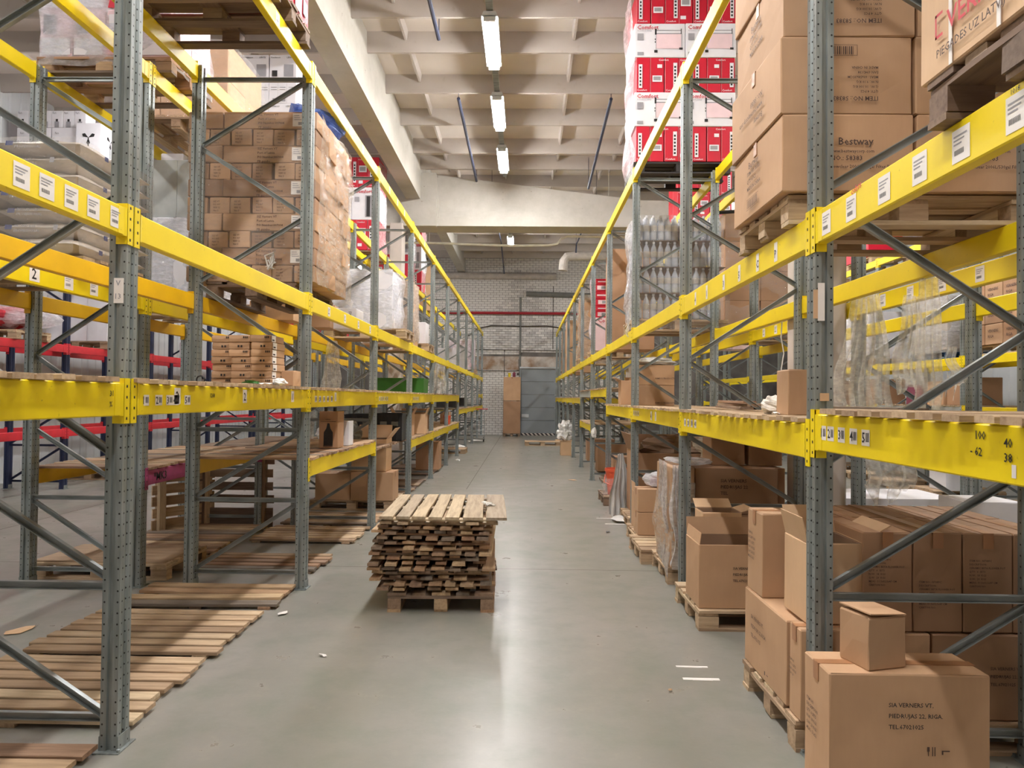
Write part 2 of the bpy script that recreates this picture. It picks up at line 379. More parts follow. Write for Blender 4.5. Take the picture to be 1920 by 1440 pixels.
def face_m(face, dx, dy, dz, u, v, off=.004, rot=0):
    """frame on a carton face; u,v in 0..1 from the face's lower left as seen from outside"""
    if face == 'near': m = basis((1, 0, 0), (0, 0, 1), (-dx/2+u*dx, -dy/2-off, v*dz))
    elif face == 'left': m = basis((0, -1, 0), (0, 0, 1), (-dx/2-off, dy/2-u*dy, v*dz))
    elif face == 'right': m = basis((0, 1, 0), (0, 0, 1), (dx/2+off, -dy/2+u*dy, v*dz))
    else: m = basis((1, 0, 0), (0, 1, 0), (-dx/2+u*dx, -dy/2+v*dy, dz+.003))
    return m @ Matrix.Rotation(rot, 4, 'Z')
def carton(label, x, y, z, dx, dy, dz, mat='card', rz=0, group=None, tape=None, texts=(), name='cardboard_box', cat='box', open_top=False, flaps=(), ink='ink', seed=None, axis='x'):
    """x,y,z = centre of the base"""
    seed = random.randrange(4) if seed is None else seed
    o = link(name, carton_mesh(dx, dy, dz, mat, seed, open_top, axis), None, T(x, y, z, rz)); tag(o, label, cat, group)
    if tape:
        key = ('tape', round(dx, 3), round(dy, 3), round(dz, 3), tape)
        if key not in _mc:
            b = MB(); w_ = .024; t = .0015; e = .0035; h = min(.07, dz*.3)
            if tape == 'x':
                b.box(-dx/2-e, -w_, dz+.0012, dx/2+e, w_, dz+.0012+t)
                b.box(-dx/2-e-t, -w_, dz-h, -dx/2-e+.001, w_, dz+.0012+t); b.box(dx/2+e-.001, -w_, dz-h, dx/2+e+t, w_, dz+.0012+t)
            else:
                b.box(-w_, -dy/2-e, dz+.0012, w_, dy/2+e, dz+.0012+t)
                b.box(-w_, -dy/2-e-t, dz-h, w_, -dy/2-e+.001, dz+.0012+t); b.box(-w_, dy/2+e-.001, dz-h, w_, dy/2+e+t, dz+.0012+t)
            _mc[key] = b.mesh('tape', 'tape')
        link('tape', _mc[key], o)
    for t_ in texts:
        face, s_, size, u, v = t_[:5]; ik = t_[5] if len(t_) > 5 else ink; rot = t_[6] if len(t_) > 6 else 0
        key = ('tx', s_, size)
        if (key, ik) not in _mc: _mc[(key, ik)] = MB().text(s_, size, Matrix.Identity(4), .9 if '\n\n' in s_ else 1.35).mesh('printed_text', ik)
        link('printed_text', _mc[(key, ik)], o, face_m(face, dx, dy, dz, u, v, .009 if dx > .3 else .006, rot))
    for fl in flaps:      # (side, angle from horizontal outward, length)
        side, ang, L = fl; b = MB(); t = .005
        hw = (dx if side in 'ns' else dy)/2-.004
        b.box(-hw, 0, 0, hw, L, t)
        base = {'s': T(0, -dy/2+.003, dz, PI), 'n': T(0, dy/2-.003, dz, 0), 'w': T(-dx/2+.003, 0, dz, PI/2), 'e': T(dx/2-.003, 0, dz, -PI/2)}[side]
        b.build('flap', mat, o, base @ Matrix.Rotation(ang, 4, 'X'))
    return o
def decal(o, face, dx, dy, dz, rects, mats, texts=(), name='printed_label', off=.008):
    """flat print on a carton face: rects (u0,v0,u1,v1,matindex,layer), texts (str,size,u,v,mat)"""
    W = dx if face in ('near', 'top') else dy; Hh = dz if face != 'top' else dy
    b = MB()
    for (u0, v0, u1, v1, mi, ly) in rects:
        b.mat(mi); z = ly*.0008; b.quad((u0*W, v0*Hh, z), (u1*W, v0*Hh, z), (u1*W, v1*Hh, z), (u0*W, v1*Hh, z))
    for t_ in texts:
        s_, size, u, v, mi = t_[:5]; rot = t_[5] if len(t_) > 5 else 0
        b.mat(mi); b.text(s_, size, Matrix.Translation((u*W, v*Hh, .0022)) @ Matrix.Rotation(rot, 4, 'Z'))
    return b.build(name, mats, o, face_m(face, dx, dy, dz, 0, 0, off))
# ================================================================ THE HALL
YG0, YG1 = 17.05, 17.75            # transverse girder
YB, XL, XR, YN = 31.8, -9.35, 11.4, -2.6
fl = struct('floor', MB().box(XL-.2, YN, -.15, XR+.2, YB+.2, 0), 'floor')
b = MB()
for xj, ya_ in ((-1.02, 12.9), (6.0, YN), (-6.2, YN)): b.quad((xj-.008, ya_, .0012), (xj+.008, ya_, .0012), (xj+.008, YB, .0012), (xj-.008, YB, .0012))
for yj in (6.95, 12.9, 18.9, 24.9): b.quad((XL, yj-.006, .001), (XR, yj-.006, .001), (XR, yj+.006, .001), (XL, yj+.006, .001))
b.build('joint_line', 'joint', fl)
# ceiling: slab, transverse ribs, small longitudinal ribs, each rib an object
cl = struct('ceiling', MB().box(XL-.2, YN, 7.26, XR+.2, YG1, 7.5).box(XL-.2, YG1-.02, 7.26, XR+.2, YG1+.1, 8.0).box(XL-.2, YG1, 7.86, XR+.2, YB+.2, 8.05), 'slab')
def rib(y, z0, z1):
    b = MB().prism([(y-.024, z0), (y+.024, z0), (y+.06, z1), (y-.06, z1)], XL, XR, 'x'); b.build('rib', 'ceil', cl)
for y in (2.7, 4.2, 5.65, 7.15, 8.65, 10.15, 11.2, 12.7, 14.2, 15.84, 16.95): rib(y, 6.95, 7.27)
for i in range(9): rib(18.9+1.5*i, 7.55, 7.87)
for x in [-8.4+1.3*i for i in range(15)]:
    MB().prism([(x-.018, 7.13), (x+.018, 7.13), (x+.04, 7.27), (x-.04, 7.27)], YN, YG1, 'y').build('rib', 'ceil', cl)
    MB().prism([(x-.018, 7.73), (x+.018, 7.73), (x+.04, 7.87), (x-.04, 7.87)], YG1, YB, 'y').build('rib', 'ceil', cl)
# girders
struct('trim_1', MB().box(-2.83, YN, 6.25, -2.5, YG0+.02, 7.27), 'girder', 'long white concrete girder running up the left of the ceiling', 'girder')
struct('trim_2', MB().box(-2.98, YG1-.05, 7.08, -2.66, YB, 7.87), 'girder', 'white concrete girder in the far bay of the ceiling behind the cross girder', 'girder')
struct('trim_3', MB().box(8.2, YN, 6.25, 8.5, YG0, 7.27), 'girder', 'concrete girder over the right-hand racks', 'girder')
b = MB()
b.prism([(-9.3, 6.0), (11.3, 6.0), (11.3, 6.15), (2.7, 6.3), (-2.3, 6.9), (-9.3, 6.9)], YG0+.12, YG1-.12, 'y')
b.prism([(-9.3, 5.64), (11.3, 5.64), (11.3, 5.86), (-9.3, 5.86)], YG0, YG1, 'y')
b.prism([(-9.3, 5.86), (-2.0, 5.86), (2.3, 5.86), (11.3, 5.86), (11.3, 6.01), (-9.3, 6.01)], YG0+.06, YG1-.06, 'y')
b.prism([(-2.9, 5.8), (-2.05, 5.8), (-2.15, 6.9), (-2.9, 6.9)], YG0+.01, YG1-.01, 'y')
b.box(-2.95, YG0-.1, 5.62, -2.12, YG0+.1, 6.25)
struct('trim_4', b, 'girder', 'white concrete cross girder with a sloping top above the far aisle', 'girder')
for i, (x, y, s) in enumerate([(-3.035, 17.05, .15), (2.535, 6.42, .183), (2.535, 17.02, .183), (-3.03, 6.45, .0)]):
    if s == 0: continue
    b = MB(); z1 = 5.66 if y > 10 else 6.95; c = .02
    b.prism([(x-s+c, y-.2), (x+s-c, y-.2), (x+s, y-.2+c), (x+s, y+.2-c), (x+s-c, y+.2), (x-s+c, y+.2), (x-s, y+.2-c), (x-s, y-.2+c)], 0, z1)
    struct('pillar_%d' % i, b, 'concrete', ['grey concrete pillar standing behind the left racks under the cross girder', 'pale concrete pillar between the two right-hand rack rows', 'far concrete pillar between the right-hand rack rows'][i], 'pillar')
# back wall of whitewashed bricks
wb = struct('wall_back', MB().box(XL-.2, YB, 0, XR+.2, YB+.2, 8.0), 'mortar')
DX0, DX1, DZ = -.2, 1.42, 2.93
bl, bh = .25, .088; course = .1; rows = int(7.8/course); cells = []
for r_ in range(rows):
    z = .01+r_*course; x = -4.3-(r_ % 2)*.13
    while x < 4.2:
        a0, a1 = x, x+bl
        if not (z < DZ+.62 and a1 > DX0-.02 and a0 < DX1+.02) and not (2.85 < z < 3.42 and -2.2 < a0 < 1.5): cells.append((a0, z, a1, z+bh))
        x += .262
near = sorted(cells, key=lambda c: abs(c[0]+.3)+abs(c[1]-4.4)*.5)[:290]; ns = set(near)
bm_ = [MB().box(-.125, -.022, 0, .125, .02, bh, w=.003).mesh('brick', 'brick') for _ in range(6)]
for c in near: link('brick', random.choice(bm_), wb, T(c[0]+.125, YB-random.uniform(0, .006), c[1]))
b = MB()
for c in cells:
    if c not in ns: b.box(c[0], YB-.02+random.uniform(-.004, .004), c[1], c[2]-.002, YB+.02, c[3])
b.build('bricks', 'brick', wb)['kind'] = 'stuff'
struct('trim_5', MB().box(-2.3, YB-.03, 2.84, 1.6, YB+.02, 3.42), 'lintel', 'rust-stained concrete lintel across the back wall above the door', 'lintel')
# side and near walls of vertical profiled panels
def panel_wall(name, x, s, y0, y1, z1, pitch=.5):
    wl = struct(name, MB().box(min(x, x+s*.12), y0, 0, max(x, x+s*.12), y1, z1), 'panel')
    b = MB(); y = y0; me = MB().prism([(0, 0), (-s*.0, pitch-.02), (-s*.02, pitch-.05), (-s*.02, pitch*.62), (-s*.004, pitch*.58), (-s*.004, pitch*.42), (-s*.02, pitch*.38), (-s*.02, .03)], 0, z1).mesh('panel', 'panel')
    while y < y1-pitch: link('panel', me, wl, T(x, y, 0)); y += pitch
panel_wall('wall_left', XL, -1, YN, YB, 7.9)
panel_wall('wall_right', XR, 1, YN, YB, 7.9, 1.0)
struct('wall_front', MB().box(XL-.2, YN-.2, 0, XR+.2, YN, 7.5), 'ceil')
# sectional door
dr = struct('door_1', MB().box(DX0, YB-.05, .0, DX1, YB+.01, .02), 'joint', 'grey sectional warehouse door in the brick back wall', 'door')
for i in range(5):
    z0 = .1+i*.56; MB().box(DX0+.03, YB-.07, z0, DX1-.03, YB-.02, z0+.545, w=.001).build('panel', 'door', dr)
    MB().box(DX1-.14, YB-.09, z0+.52, DX1-.05, YB-.06, z0+.56).build('hinge', 'door_rib', dr)
MB().box(DX0+.03, YB-.075, .0, DX1-.03, YB-.02, .1).build('striped_sill', 'hazard', dr)
b = MB().box(DX0-.05, YB-.1, 0, DX0+.02, YB, 2.95).box(DX1-.02, YB-.1, 0, DX1+.05, YB, 2.95); b.build('frame', 'door', dr)
MB().box(DX0-.05, YB-.13, 2.9, DX1+.05, YB-.02, 2.97).build('header', 'door_rib', dr)
MB().box(DX0+.05, YB-.1, .78, DX0+.36, YB-.06, .92).box(DX0+.1, YB-.13, .82, DX0+.17, YB-.09, .88).build('handle', 'door_rib', dr)
# services on the back wall and under the girder
def pipe(name, label, pts, r, mat, cat='pipe', n=10, hang=()):
    b = MB().tube(pts, r, n)
    for (x, z) in hang: b.tube([(x, pts[0][1], z), (x, pts[0][1], 7.87)], .006, 5)
    return tag(b.build(name, mat, smooth=False), label, cat)
pipe('pipe', 'red horizontal pipe running across the brick back wall', [(-9.2, YB-.14, 5.3), (11, YB-.14, 5.3)], .06, 'pipe_red')
pipe('air_duct', 'fat pale insulated duct along the top of the brick wall', [(-9.2, YB-.15, 6.93), (1.3, YB-.15, 6.9)], .15, 'duct', 'duct', 14)
pipe('air_duct', 'pale insulated duct with an elbow coming down at the right', [(1.35, 27, 6.35), (1.38, 27, 6.7), (1.5, 27, 6.86), (1.75, 27, 6.9), (4.5, 27, 6.9)], .17, 'duct', 'duct', 14, hang=((1.9, 7.0), (3.8, 7.0)))
pipe('air_duct', 'dark grey straight duct low on the upper brick wall', [(.0, YB-.115, 6.15), (6, YB-.115, 6.02)], .11, 'duct_grey', 'duct', 12)
pipe('pipe', 'tall grey vertical pipe on the brick wall left of the door', [(-.24, YB-.05, 2.0), (-.24, YB-.05, 5.3), (-.24, YB-.05, 6.0)], .045, 'duct_grey')
pipe('pipe', 'thin dark vertical conduit on the brick wall above the door', [(1.18, YB-.06, 3.75), (1.18, YB-.06, 6.5)], .014, 'cable', n=6)
pipe('pipe', 'thin dark horizontal conduit across the brick wall', [(-2.3, YB-.06, 3.72), (1.7, YB-.06, 3.68)], .012, 'cable', n=6)
pipe('pipe', 'thin dark conduit under the stained lintel', [(-2.3, YB-.06, 2.78), (-.3, YB-.06, 2.8), (-.3, YB-.06, 3.3)], .012, 'cable', n=6)
pipe('pipe', 'short dark conduit dropping beside the box stack', [(-.92, YB-.07, 2.5), (-.92, YB-.07, 3.7)], .014, 'cable', n=6)
pipe('cable', 'sagging black cable bundle across the brick wall below the red pipe', [(-2.5, YB-.07, 4.3), (-2.1, YB-.07, 4.62), (-1.5, YB-.07, 4.76), (-.2, YB-.07, 4.74), (.9, YB-.07, 4.76), (1.5, YB-.07, 4.68), (2, YB-.07, 4.4)], .025, 'cable', 'cable', 6)
pipe('pipe', 'white pipe with a bend hanging just below the cross girder', [(-4.5, 17.9, 5.4), (-2.4, 17.9, 5.42), (-1.4, 17.9, 5.39), (-.3, 17.9, 5.36), (.55, 17.9, 5.38), (.75, 17.9, 5.42), (.86, 17.9, 5.55), (1.0, 17.9, 5.6), (4.4, 17.9, 5.58)], .028, 'white_pipe', hang=((-2.4, 5.42), (2.0, 5.58)))
def rod(label, pts, r):
    b = MB().tube(pts, r, 8)
    for q in (pts[0], pts[-1]): b.tube([q, (q[0], q[1], 7.27 if q[1] < 17.7 else 7.87)], .006, 5)
    return tag(b.build('hanger_rod', 'rod'), label, 'rod')
rod('left dark blue rod slung under the ceiling before the cross girder', [(-1.22, 12.7, 6.86), (-1.2, 17.2, 6.74)], .03)
rod('right dark blue rod slung under the ceiling before the cross girder', [(1.45, 12.7, 6.86), (1.42, 16.9, 6.5)], .03)
rod('blue rod end showing at the top of the ceiling', [(-1.32, 5.5, 6.86), (-1.3, 10.45, 6.8)], .03)
rod('thin dark rod at the left behind the long girder', [(-3.9, 12.7, 6.86), (-3.8, 16.9, 6.5)], .03)
rod('left dark rod hanging in the far ceiling bay', [(-.95, 19.5, 7.0), (-.95, 27.0, 7.4), (-.96, 31.6, 7.0)], .025)
rod('right dark rod hanging in the far ceiling bay', [(1.85, 19.5, 7.0), (1.72, 25.2, 6.95), (1.72, 25.4, 6.7)], .025)
# ---------------------------------------------------------------- lamps
def lamp_row(x, ys, z, where, names):
    tr_ = thing('cable_tray', 'galvanised cable tray carrying the lamps %s' % where, 'cable tray', (x, 0, z+.14))
    MB().prism([(-.045, 0), (.045, 0), (.045, .05), (.038, .05), (.038, .008), (-.038, .008), (-.038, .05), (-.045, .05)], ys[0]-.6, ys[-1]+2.2, 'y').build('rail', 'brace', tr_)
    for i, y in enumerate(ys):
        t = thing('ceiling_lamp', names(i), 'lamp', (x, y, z), group=None)
        MB().prism([(-.075, .03), (-.06, .0), (-.06, .0), (.06, .0), (.075, .03), (.08, .07), (-.08, .07)], .03, 1.45, 'y').build('diffuser', 'lamp', t)
        MB().prism([(-.11, .06), (.11, .06), (.08, .13), (-.08, .13)], 0, 1.48, 'y').build('housing', 'door_rib', t)
        MB().box(-.082, 0, 0, .082, .03, .07).box(-.082, 1.45, 0, .082, 1.48, .07).build('end_cap', 'door_rib', t)
pos = ['behind the camera', 'overhead behind the view', 'above the top of the view', 'just above the top of the view', 'nearest in view, largest and highest in the picture', 'second nearest in the aisle row', 'third in the aisle row, before the cross girder']
lamp_row(-.52, [-.62, 1.92, 4.46, 7.0, 9.55, 12.1, 14.65], 6.6, 'over the middle aisle', lambda i: 'bright tube lamp over the middle aisle, '+pos[i])
lamp_row(-.57, [19.8, 22.4, 24.95], 7.1, 'over the far end of the aisle', lambda i: 'small bright tube lamp beyond the cross girder, %s from it' % ORD[i])
lamp_row(-6.3, [1, 6.2, 11.4, 16.6, 21.8, 27], 6.6 if 0 else 6.5, 'over the left side aisle', lambda i: 'tube lamp over the left side aisle, %s from the near end' % ORD[i])
lamp_row(5.4, [1, 4.8, 8.6, 12.4, 16.2, 21.8, 27], 6.5, 'over the right side aisle', lambda i: 'tube lamp over the right side aisle, %s from the near end' % ORD[i])

# ================================================================ RACKS
Y0, BAY, PW, PD = 3.35, 2.8, .1, .08
def yk(k): return Y0+BAY*k
def post_mesh(h, mat):
    key = ('post', h, mat)
    if key not in _mc:
        a, c, g, d = PW/2, PD/2, .012, .011
        q = [(-c, -a), (-g, -a), (-g+.004, -a+d), (g-.004, -a+d), (g, -a), (c, -a), (c, -g-.006), (c-d, -g), (c-d, g), (c, g+.006), (c, a), (g, a), (g-.004, a-d), (-g+.004, a-d), (-g, a), (-c, a), (-c, g+.006), (-c+d, g), (-c+d, -g), (-c, -g-.006)]
        _mc[key] = MB().prism(q, 0, h).mesh('post', mat)
    return _mc[key]
def base_mesh():
    if 'bp' not in _mc: _mc['bp'] = MB().box(-.06, -.075, 0, .06, .075, .006).box(.041, -.05, 0, .045, .05, .07).box(-.045, -.05, 0, -.041, .05, .07).lathe([(.009, .006), (.009, .018), (.004, .02)], 6, T(.052, -.06, 0)).lathe([(.009, .006), (.009, .018), (.004, .02)], 6, T(-.05, .06, 0)).mesh('base_plate', 'steel')
    return _mc['bp']
def brace_mesh(L, mat):
    key = ('br', round(L, 2), mat)
    if key not in _mc: _mc[key] = MB().prism([(-.018, -.012), (.018, -.012), (.018, .012), (.014, .012), (.014, -.007), (-.014, -.007), (-.014, .012), (-.018, .012)], 0, L, 'x').mesh('brace', mat)
    return _mc[key]
def frame(rack, xf, xr, y, mirror, h, mats, full=True):
    for x in (xf, xr):
        p = link('post', post_mesh(h, mats[0]), rack, T(x, y, 0)); link('base_plate', base_mesh(), p)
    s = 1 if xr > xf else -1; a, c = xf+s*.03, xr-s*.03
    P = lambda q, z: Vector((a if q == 'f' else c, y, z))
    segs = [(('f', .13), ('r', .13)), (('f', .74), ('r', .74)), (('f', h-.1), ('r', h-.1))]
    if not mirror: segs.append((('f', 1.33), ('r', 1.33)))
    zz = [('r', .15), ('f', .72), ('f', 1.31), ('r', .76), ('r', 1.35), ('f', 1.94), ('f', 1.96), ('r', 2.55), ('r', 2.59), ('f', 3.13), ('f', 3.16), ('r', 3.72), ('r', 3.75), ('f', h-.12)]
    if mirror: zz = [('f' if q == 'r' else 'r', z) for q, z in zz]
    segs += [(zz[i], zz[i+1]) for i in range(0, len(zz), 2)]
    for i, (p, q) in enumerate(segs):
        p = P(*p); q = P(*q); d = q-p; off = Vector((0, -.016 if i % 2 else .016, 0))
        m = basis(d, (0, 1, 0) if False else Vector((0, 1, 0)), p+off)
        link('brace', brace_mesh(d.length, mats[1]), rack, m @ Matrix.Rotation(PI/2, 4, 'X'))
def beam_mesh(L, mat, H=.13):
    key = ('beam', round(L, 3), mat, H)
    if key not in _mc:
        c = .005; q = [(-.025, c), (-.025+c, 0), (.025-c, 0), (.025, c), (.025, H-c), (.025-c, H), (-.025+c, H), (-.025, H-c)]
        _mc[key] = MB().prism(q, -L/2, L/2, 'x').mesh('beam', mat)
    return _mc[key]
def conn_mesh(mat, H=.13):
    key = ('conn', mat, H)
    if key not in _mc:
        b = MB().box(-.004, -.022, -.035, .0, .03, H+.022).box(-.004, .025, -.035, .046, .03, H+.022).prism([(-.03, .0251), (0, .0251), (0, .03), (-.004, .03)], -.0, H, 'z')
        b.box(-.07, -.024, .004, -.004, .0265, H-.004)
        for z in (-.012, .035, .085, .135): b.mat(1).box(.016, .0295, z-.006, .026, .031, z+.006).mat(0)
        _mc[key] = b.mesh('connector', [mat, 'ink_black'])
    return _mc[key]
def beam(rack, x, s, k, ztop, mat='yellow', H=.13, n=1, y0=None, L=None):
    """s = +1 when the outer face looks to +X"""
    L = L or BAY*n-PW-.006; yc = (yk(k)+yk(k+n))/2 if y0 is None else y0
    o = link('beam', beam_mesh(L, mat, H), rack, T(x+s*.0145, yc, ztop-H, -s*PI/2))
    for e in (1, -1):
        c = link('connector', conn_mesh(mat, H), o, T(e*L/2, 0, 0) if e == 1 else Matrix.Translation((-L/2, 0, 0)) @ Matrix.Scale(-1, 4, (1, 0, 0)))
    return o
def sticker(o, L, t, z, w_, h, txts=(), bars=False, name='price_label', mats=('paper', 'ink_black', 'ink_grey')):
    m = basis((-1, 0, 0), (0, 0, 1), (L/2-t, .0262, z)); b = MB()
    b.add([(0, 0, 0), (w_, 0, 0), (w_, h, 0), (0, h, 0)], [(0, 1, 2, 3)])
    if bars and txts:
        b.mat(1)
        for i in range(5): u = w_*(.52+.085*i); b.add([(u, h*.25, .0006), (u+w_*.045, h*.25, .0006), (u+w_*.045, h*.8, .0006), (u, h*.8, .0006)], [(0, 1, 2, 3)])
    elif bars:
        b.mat(2)
        for i in range(3): b.add([(w_*.1, h*(.82-i*.12), .0006), (w_*(.85-.15*i), h*(.82-i*.12), .0006), (w_*(.85-.15*i), h*(.77-i*.12), .0006), (w_*.1, h*(.77-i*.12), .0006)], [(0, 1, 2, 3)])
        b.mat(1)
        for i in range(9): 
            u = w_*(.15+.06*i); b.add([(u, h*.22, .0006), (u+w_*.03, h*.22, .0006), (u+w_*.03, h*.38, .0006), (u, h*.38, .0006)], [(0, 1, 2, 3)])
    b.mat(1)
    for (s_, sz, u, v) in txts: b.text(s_, sz, Matrix.Translation((u*w_, v*h, 0)))
    return b.build(name, list(mats), o, m)
def scribble(o, L, t, z, s_, size, mat='ink_black', rot=0):
    return MB().text(s_, size, Matrix.Rotation(rot, 4, 'Z')).build('handwriting', mat, o, basis((-1, 0, 0), (0, 0, 1), (L/2-t, .0265, z)))
ST = ('steel', 'brace')
LB = BAY-PW-.006
RACK_L = thing('pallet_rack', 'long grey and yellow pallet rack lining the left of the aisle', 'rack')
RACK_L2 = thing('pallet_rack', 'second grey and yellow rack back to back behind the left aisle rack', 'rack')
RACK_R = thing('pallet_rack', 'long grey and yellow pallet rack lining the right of the aisle', 'rack')
RACK_R2 = thing('pallet_rack', 'second grey and yellow rack behind the right aisle rack', 'rack')
RACK_R3 = thing('pallet_rack', 'distant yellow rack across the right-hand side aisle', 'rack')
RACK_B = thing('pallet_rack', 'dark blue rack with red beams by the far left wall', 'rack')
XLF, XLR, XL2F, XL2R = -1.87, -2.81, -3.26, -4.20
XRF, XRR, XR2F, XR2R = 1.34, 2.30, 2.78, 3.73
HP = 4.42
LBEAM = {}
for k in range(-1, 11):
    frame(RACK_L, XLF, XLR, yk(k), k == 0, HP, ST); frame(RACK_R, XRF, XRR, yk(k), k == 0, HP, ST)
for k in range(0, 10): frame(RACK_L2, XL2F, XL2R, yk(k), k % 2 == 1, HP, ST); frame(RACK_R2, XR2F, XR2R, yk(k), k % 2 == 0, HP, ST)
for k in range(0, 10): frame(RACK_R3, 6.98, 7.93, yk(k), k % 2 == 0, HP, ST)
for i in range(7): frame(RACK_B, -7.8, -8.75, 9.45+2.8*i, i % 2 == 0, HP, ('blue_paint', 'blue_paint'))
for b_ in range(-1, 10):
    LBEAM[('L', 2, b_)] = beam(RACK_L, XLF, 1, b_, 2.47); beam(RACK_L, XLR, -1, b_, 2.47, 'yellow_old')
    LBEAM[('L', 3, b_)] = beam(RACK_L, XLF, 1, b_, 4.43); beam(RACK_L, XLR, -1, b_, 4.43)
    LBEAM[('R', 2, b_)] = beam(RACK_R, XRF, -1, b_, 2.47, H=.145 if b_ < 1 else .13); beam(RACK_R, XRR, 1, b_, 2.47)
    LBEAM[('R', 3, b_)] = beam(RACK_R, XRF, -1, b_, 4.43); beam(RACK_R, XRR, 1, b_, 4.43)
for b_ in range(-1, 6): LBEAM[('L', 1, b_)] = beam(RACK_L, XLF, 1, b_, 1.67, H=.15); beam(RACK_L, XLR, -1, b_, 1.67)
for b_ in range(6, 10): beam(RACK_L, XLF, 1, b_, 1.28); beam(RACK_L, XLR, -1, b_, 1.28)
beam(RACK_L, XLF, 1, 9, 1.75)
LBEAM['low'] = beam(RACK_L, XLF, 1, 1, 1.07, H=.14); beam(RACK_L, XLR, -1, 1, 1.07, 'yellow_old')
for b_ in (3, 4, 5): beam(RACK_L, XLF, 1, b_, .925); beam(RACK_L, XLR, -1, b_, .925)
beam(RACK_L, XLR, -1, 2, .925)
for b_ in (-1, 0, 1, 2):
    zt = 1.56 if b_ < 0 else 1.515
    LBEAM[('R', 1, b_)] = beam(RACK_R, XRF, -1, b_, zt, H=.16 if b_ < 1 else .14); beam(RACK_R, XRR, 1, b_, zt)
for b_ in (3, 4): beam(RACK_R, XRF, -1, b_, 1.78, 'yellow' if b_ == 3 else 'grey_paint'); beam(RACK_R, XRR, 1, b_, 1.78)
for b_ in (5, 6, 7, 8, 9): beam(RACK_R, XRF, -1, b_, 1.63); beam(RACK_R, XRR, 1, b_, 1.63)
beam(RACK_R, XRF, -1, 4, 1.1); beam(RACK_R, XRR, 1, 4, 1.1)
for b_ in range(0, 9):
    for z in (2.46, 4.43):
        q_ = beam(RACK_L2, XL2F, 1, b_, z)
        if b_ == 0 and z < 3: L2B = q_
        beam(RACK_L2, XL2R, -1, b_, z, 'yellow_old' if z < 3 else 'yellow')
        LBEAM[('R2', z, b_)] = beam(RACK_R2, XR2F, -1, b_, z, 'yellow'); beam(RACK_R2, XR2R, 1, b_, z)
        beam(RACK_R3, 6.98, -1, b_, z-.12 if z < 3 else z); beam(RACK_R3, 7.93, 1, b_, z-.12 if z < 3 else z)
    if b_ > 1: beam(RACK_R3, 6.98, -1, b_, 1.55, 'yellow' if b_ % 3 else 'grey_paint'); beam(RACK_R3, 7.93, 1, b_, 1.55)
MKB = beam(RACK_L2, XL2F, 1, 1, .97, 'purple'); beam(RACK_L2, XL2R, -1, 1, .97, 'yellow_old')
beam(RACK_L2, XL2F, 1, 2, .95); beam(RACK_L2, XL2R, -1, 2, .95)
for i in range(6):
    for z in (2.44, 1.02, 4.43):
        yc = 9.45+2.8*i+1.4
        beam(RACK_B, -7.8, 1, 0, z, 'red_paint' if z < 4 else 'red_paint', y0=yc); beam(RACK_B, -8.75, -1, 0, z, 'red_paint', y0=yc)
# writing on the beams and posts
B = LBEAM[('L', 2, -1)]
for t in (1.95, 2.09, 2.24, 2.39, 2.56): sticker(B, LB, t, .02, .088, .09, bars=True)
B = LBEAM[('L', 2, 1)]
for t in (.5, 1.1, 1.7, 2.3): sticker(B, LB, t, .02, .08, .085, bars=True)
B = LBEAM[('L', 1, 0)]
L1 = LB
for i, t in enumerate((.05, .18, .29, .36, .49)): sticker(B, L1, t, .045, .07, .052, [(str(i+1), .052, .06, .15)], True)
for t, s_ in ((.375, '2'), (1.3, '2'), (2.28, '1')): sticker(B, L1, t, .05, .07, .085, [(s_, .075, .2, .18)])
scribble(B, L1, .8, .085, '1268', .035); scribble(LBEAM[('L', 1, -1)], L1, 2.58, .09, '31\n%', .035)
for bb in (1, 2, 3):
    B = LBEAM[('L', 1, bb)]
    for i in range(5): sticker(B, L1, .12+i*.13, .045, .07, .055, [(str(i+1), .05, .06, .15)], True)
    if bb == 1: sticker(B, L1, .78, .05, .07, .085, [('1', .075, .2, .18)])
B = LBEAM[('R', 1, -1)]
for i, t in enumerate((.05, .13, .235, .345, .45)): sticker(B, LB, t, .05, .066, .062, [(str(i+1), .055, .06, .2)], True)
for s_, t, z, r_ in (('100', 1.16, .115, .0), ('- 62', 1.14, .07, -.05), ('40', 1.29, .10, 0), ('38', 1.29, .06, 0)): scribble(B, LB, t, z, s_, .035, rot=r_)
sticker(B, LB, 1.32, .02, .018, .035); sticker(B, LB, 1.39, .04, .09, .1, [('1', .11, .2, .1)], mats=('yellow', 'ink_black', 'ink_grey'))
for bb in (0, 1):
    B = LBEAM[('R', 1, bb)]
    if bb == 1:
        for t in (1.3, 1.55): sticker(B, LB, t, .03, .08, .09, [('4' if t < 1.4 else '1', .09, .1, .1)])
    for i in range(4): sticker(B, LB, .1+i*.12, .05, .066, .06, [(str(i+1), .05, .06, .2)], True)
B = LBEAM[('R', 2, -1)]
for t in (.07, .31, .58, .82, 1.05, 1.3): sticker(B, LB, t, .02, .09, .1, bars=True)
scribble(B, LB, .36, .12, 'cobrs', .04, 'ink_red', .1); scribble(B, LB, 1.32, .123, '1018', .02)
B = LBEAM[('R', 2, 0)]
for t, s_ in ((2.25, 'P'), (1.95, 'C'), (1.6, '5'), (1.25, '3'), (.8, '1'), (.45, '4')): sticker(B, LB, t, .02, .05, .1, [(s_, .06, .1, .2)])
for bb in (0, 1):
    B = LBEAM[('R2', 2.46, bb)]
    for t in (.4, .8, 1.2, 1.6, 2.0): sticker(B, LB, t, .02, .09, .095, bars=True)
B = L2B
for t, s_ in ((1.26, '2'), (1.62, ''), (1.92, ''), (2.19, '5')): sticker(B, LB, t, .02, .1, .11, [(s_, .1, .2, .15)] if s_ else [], not s_)
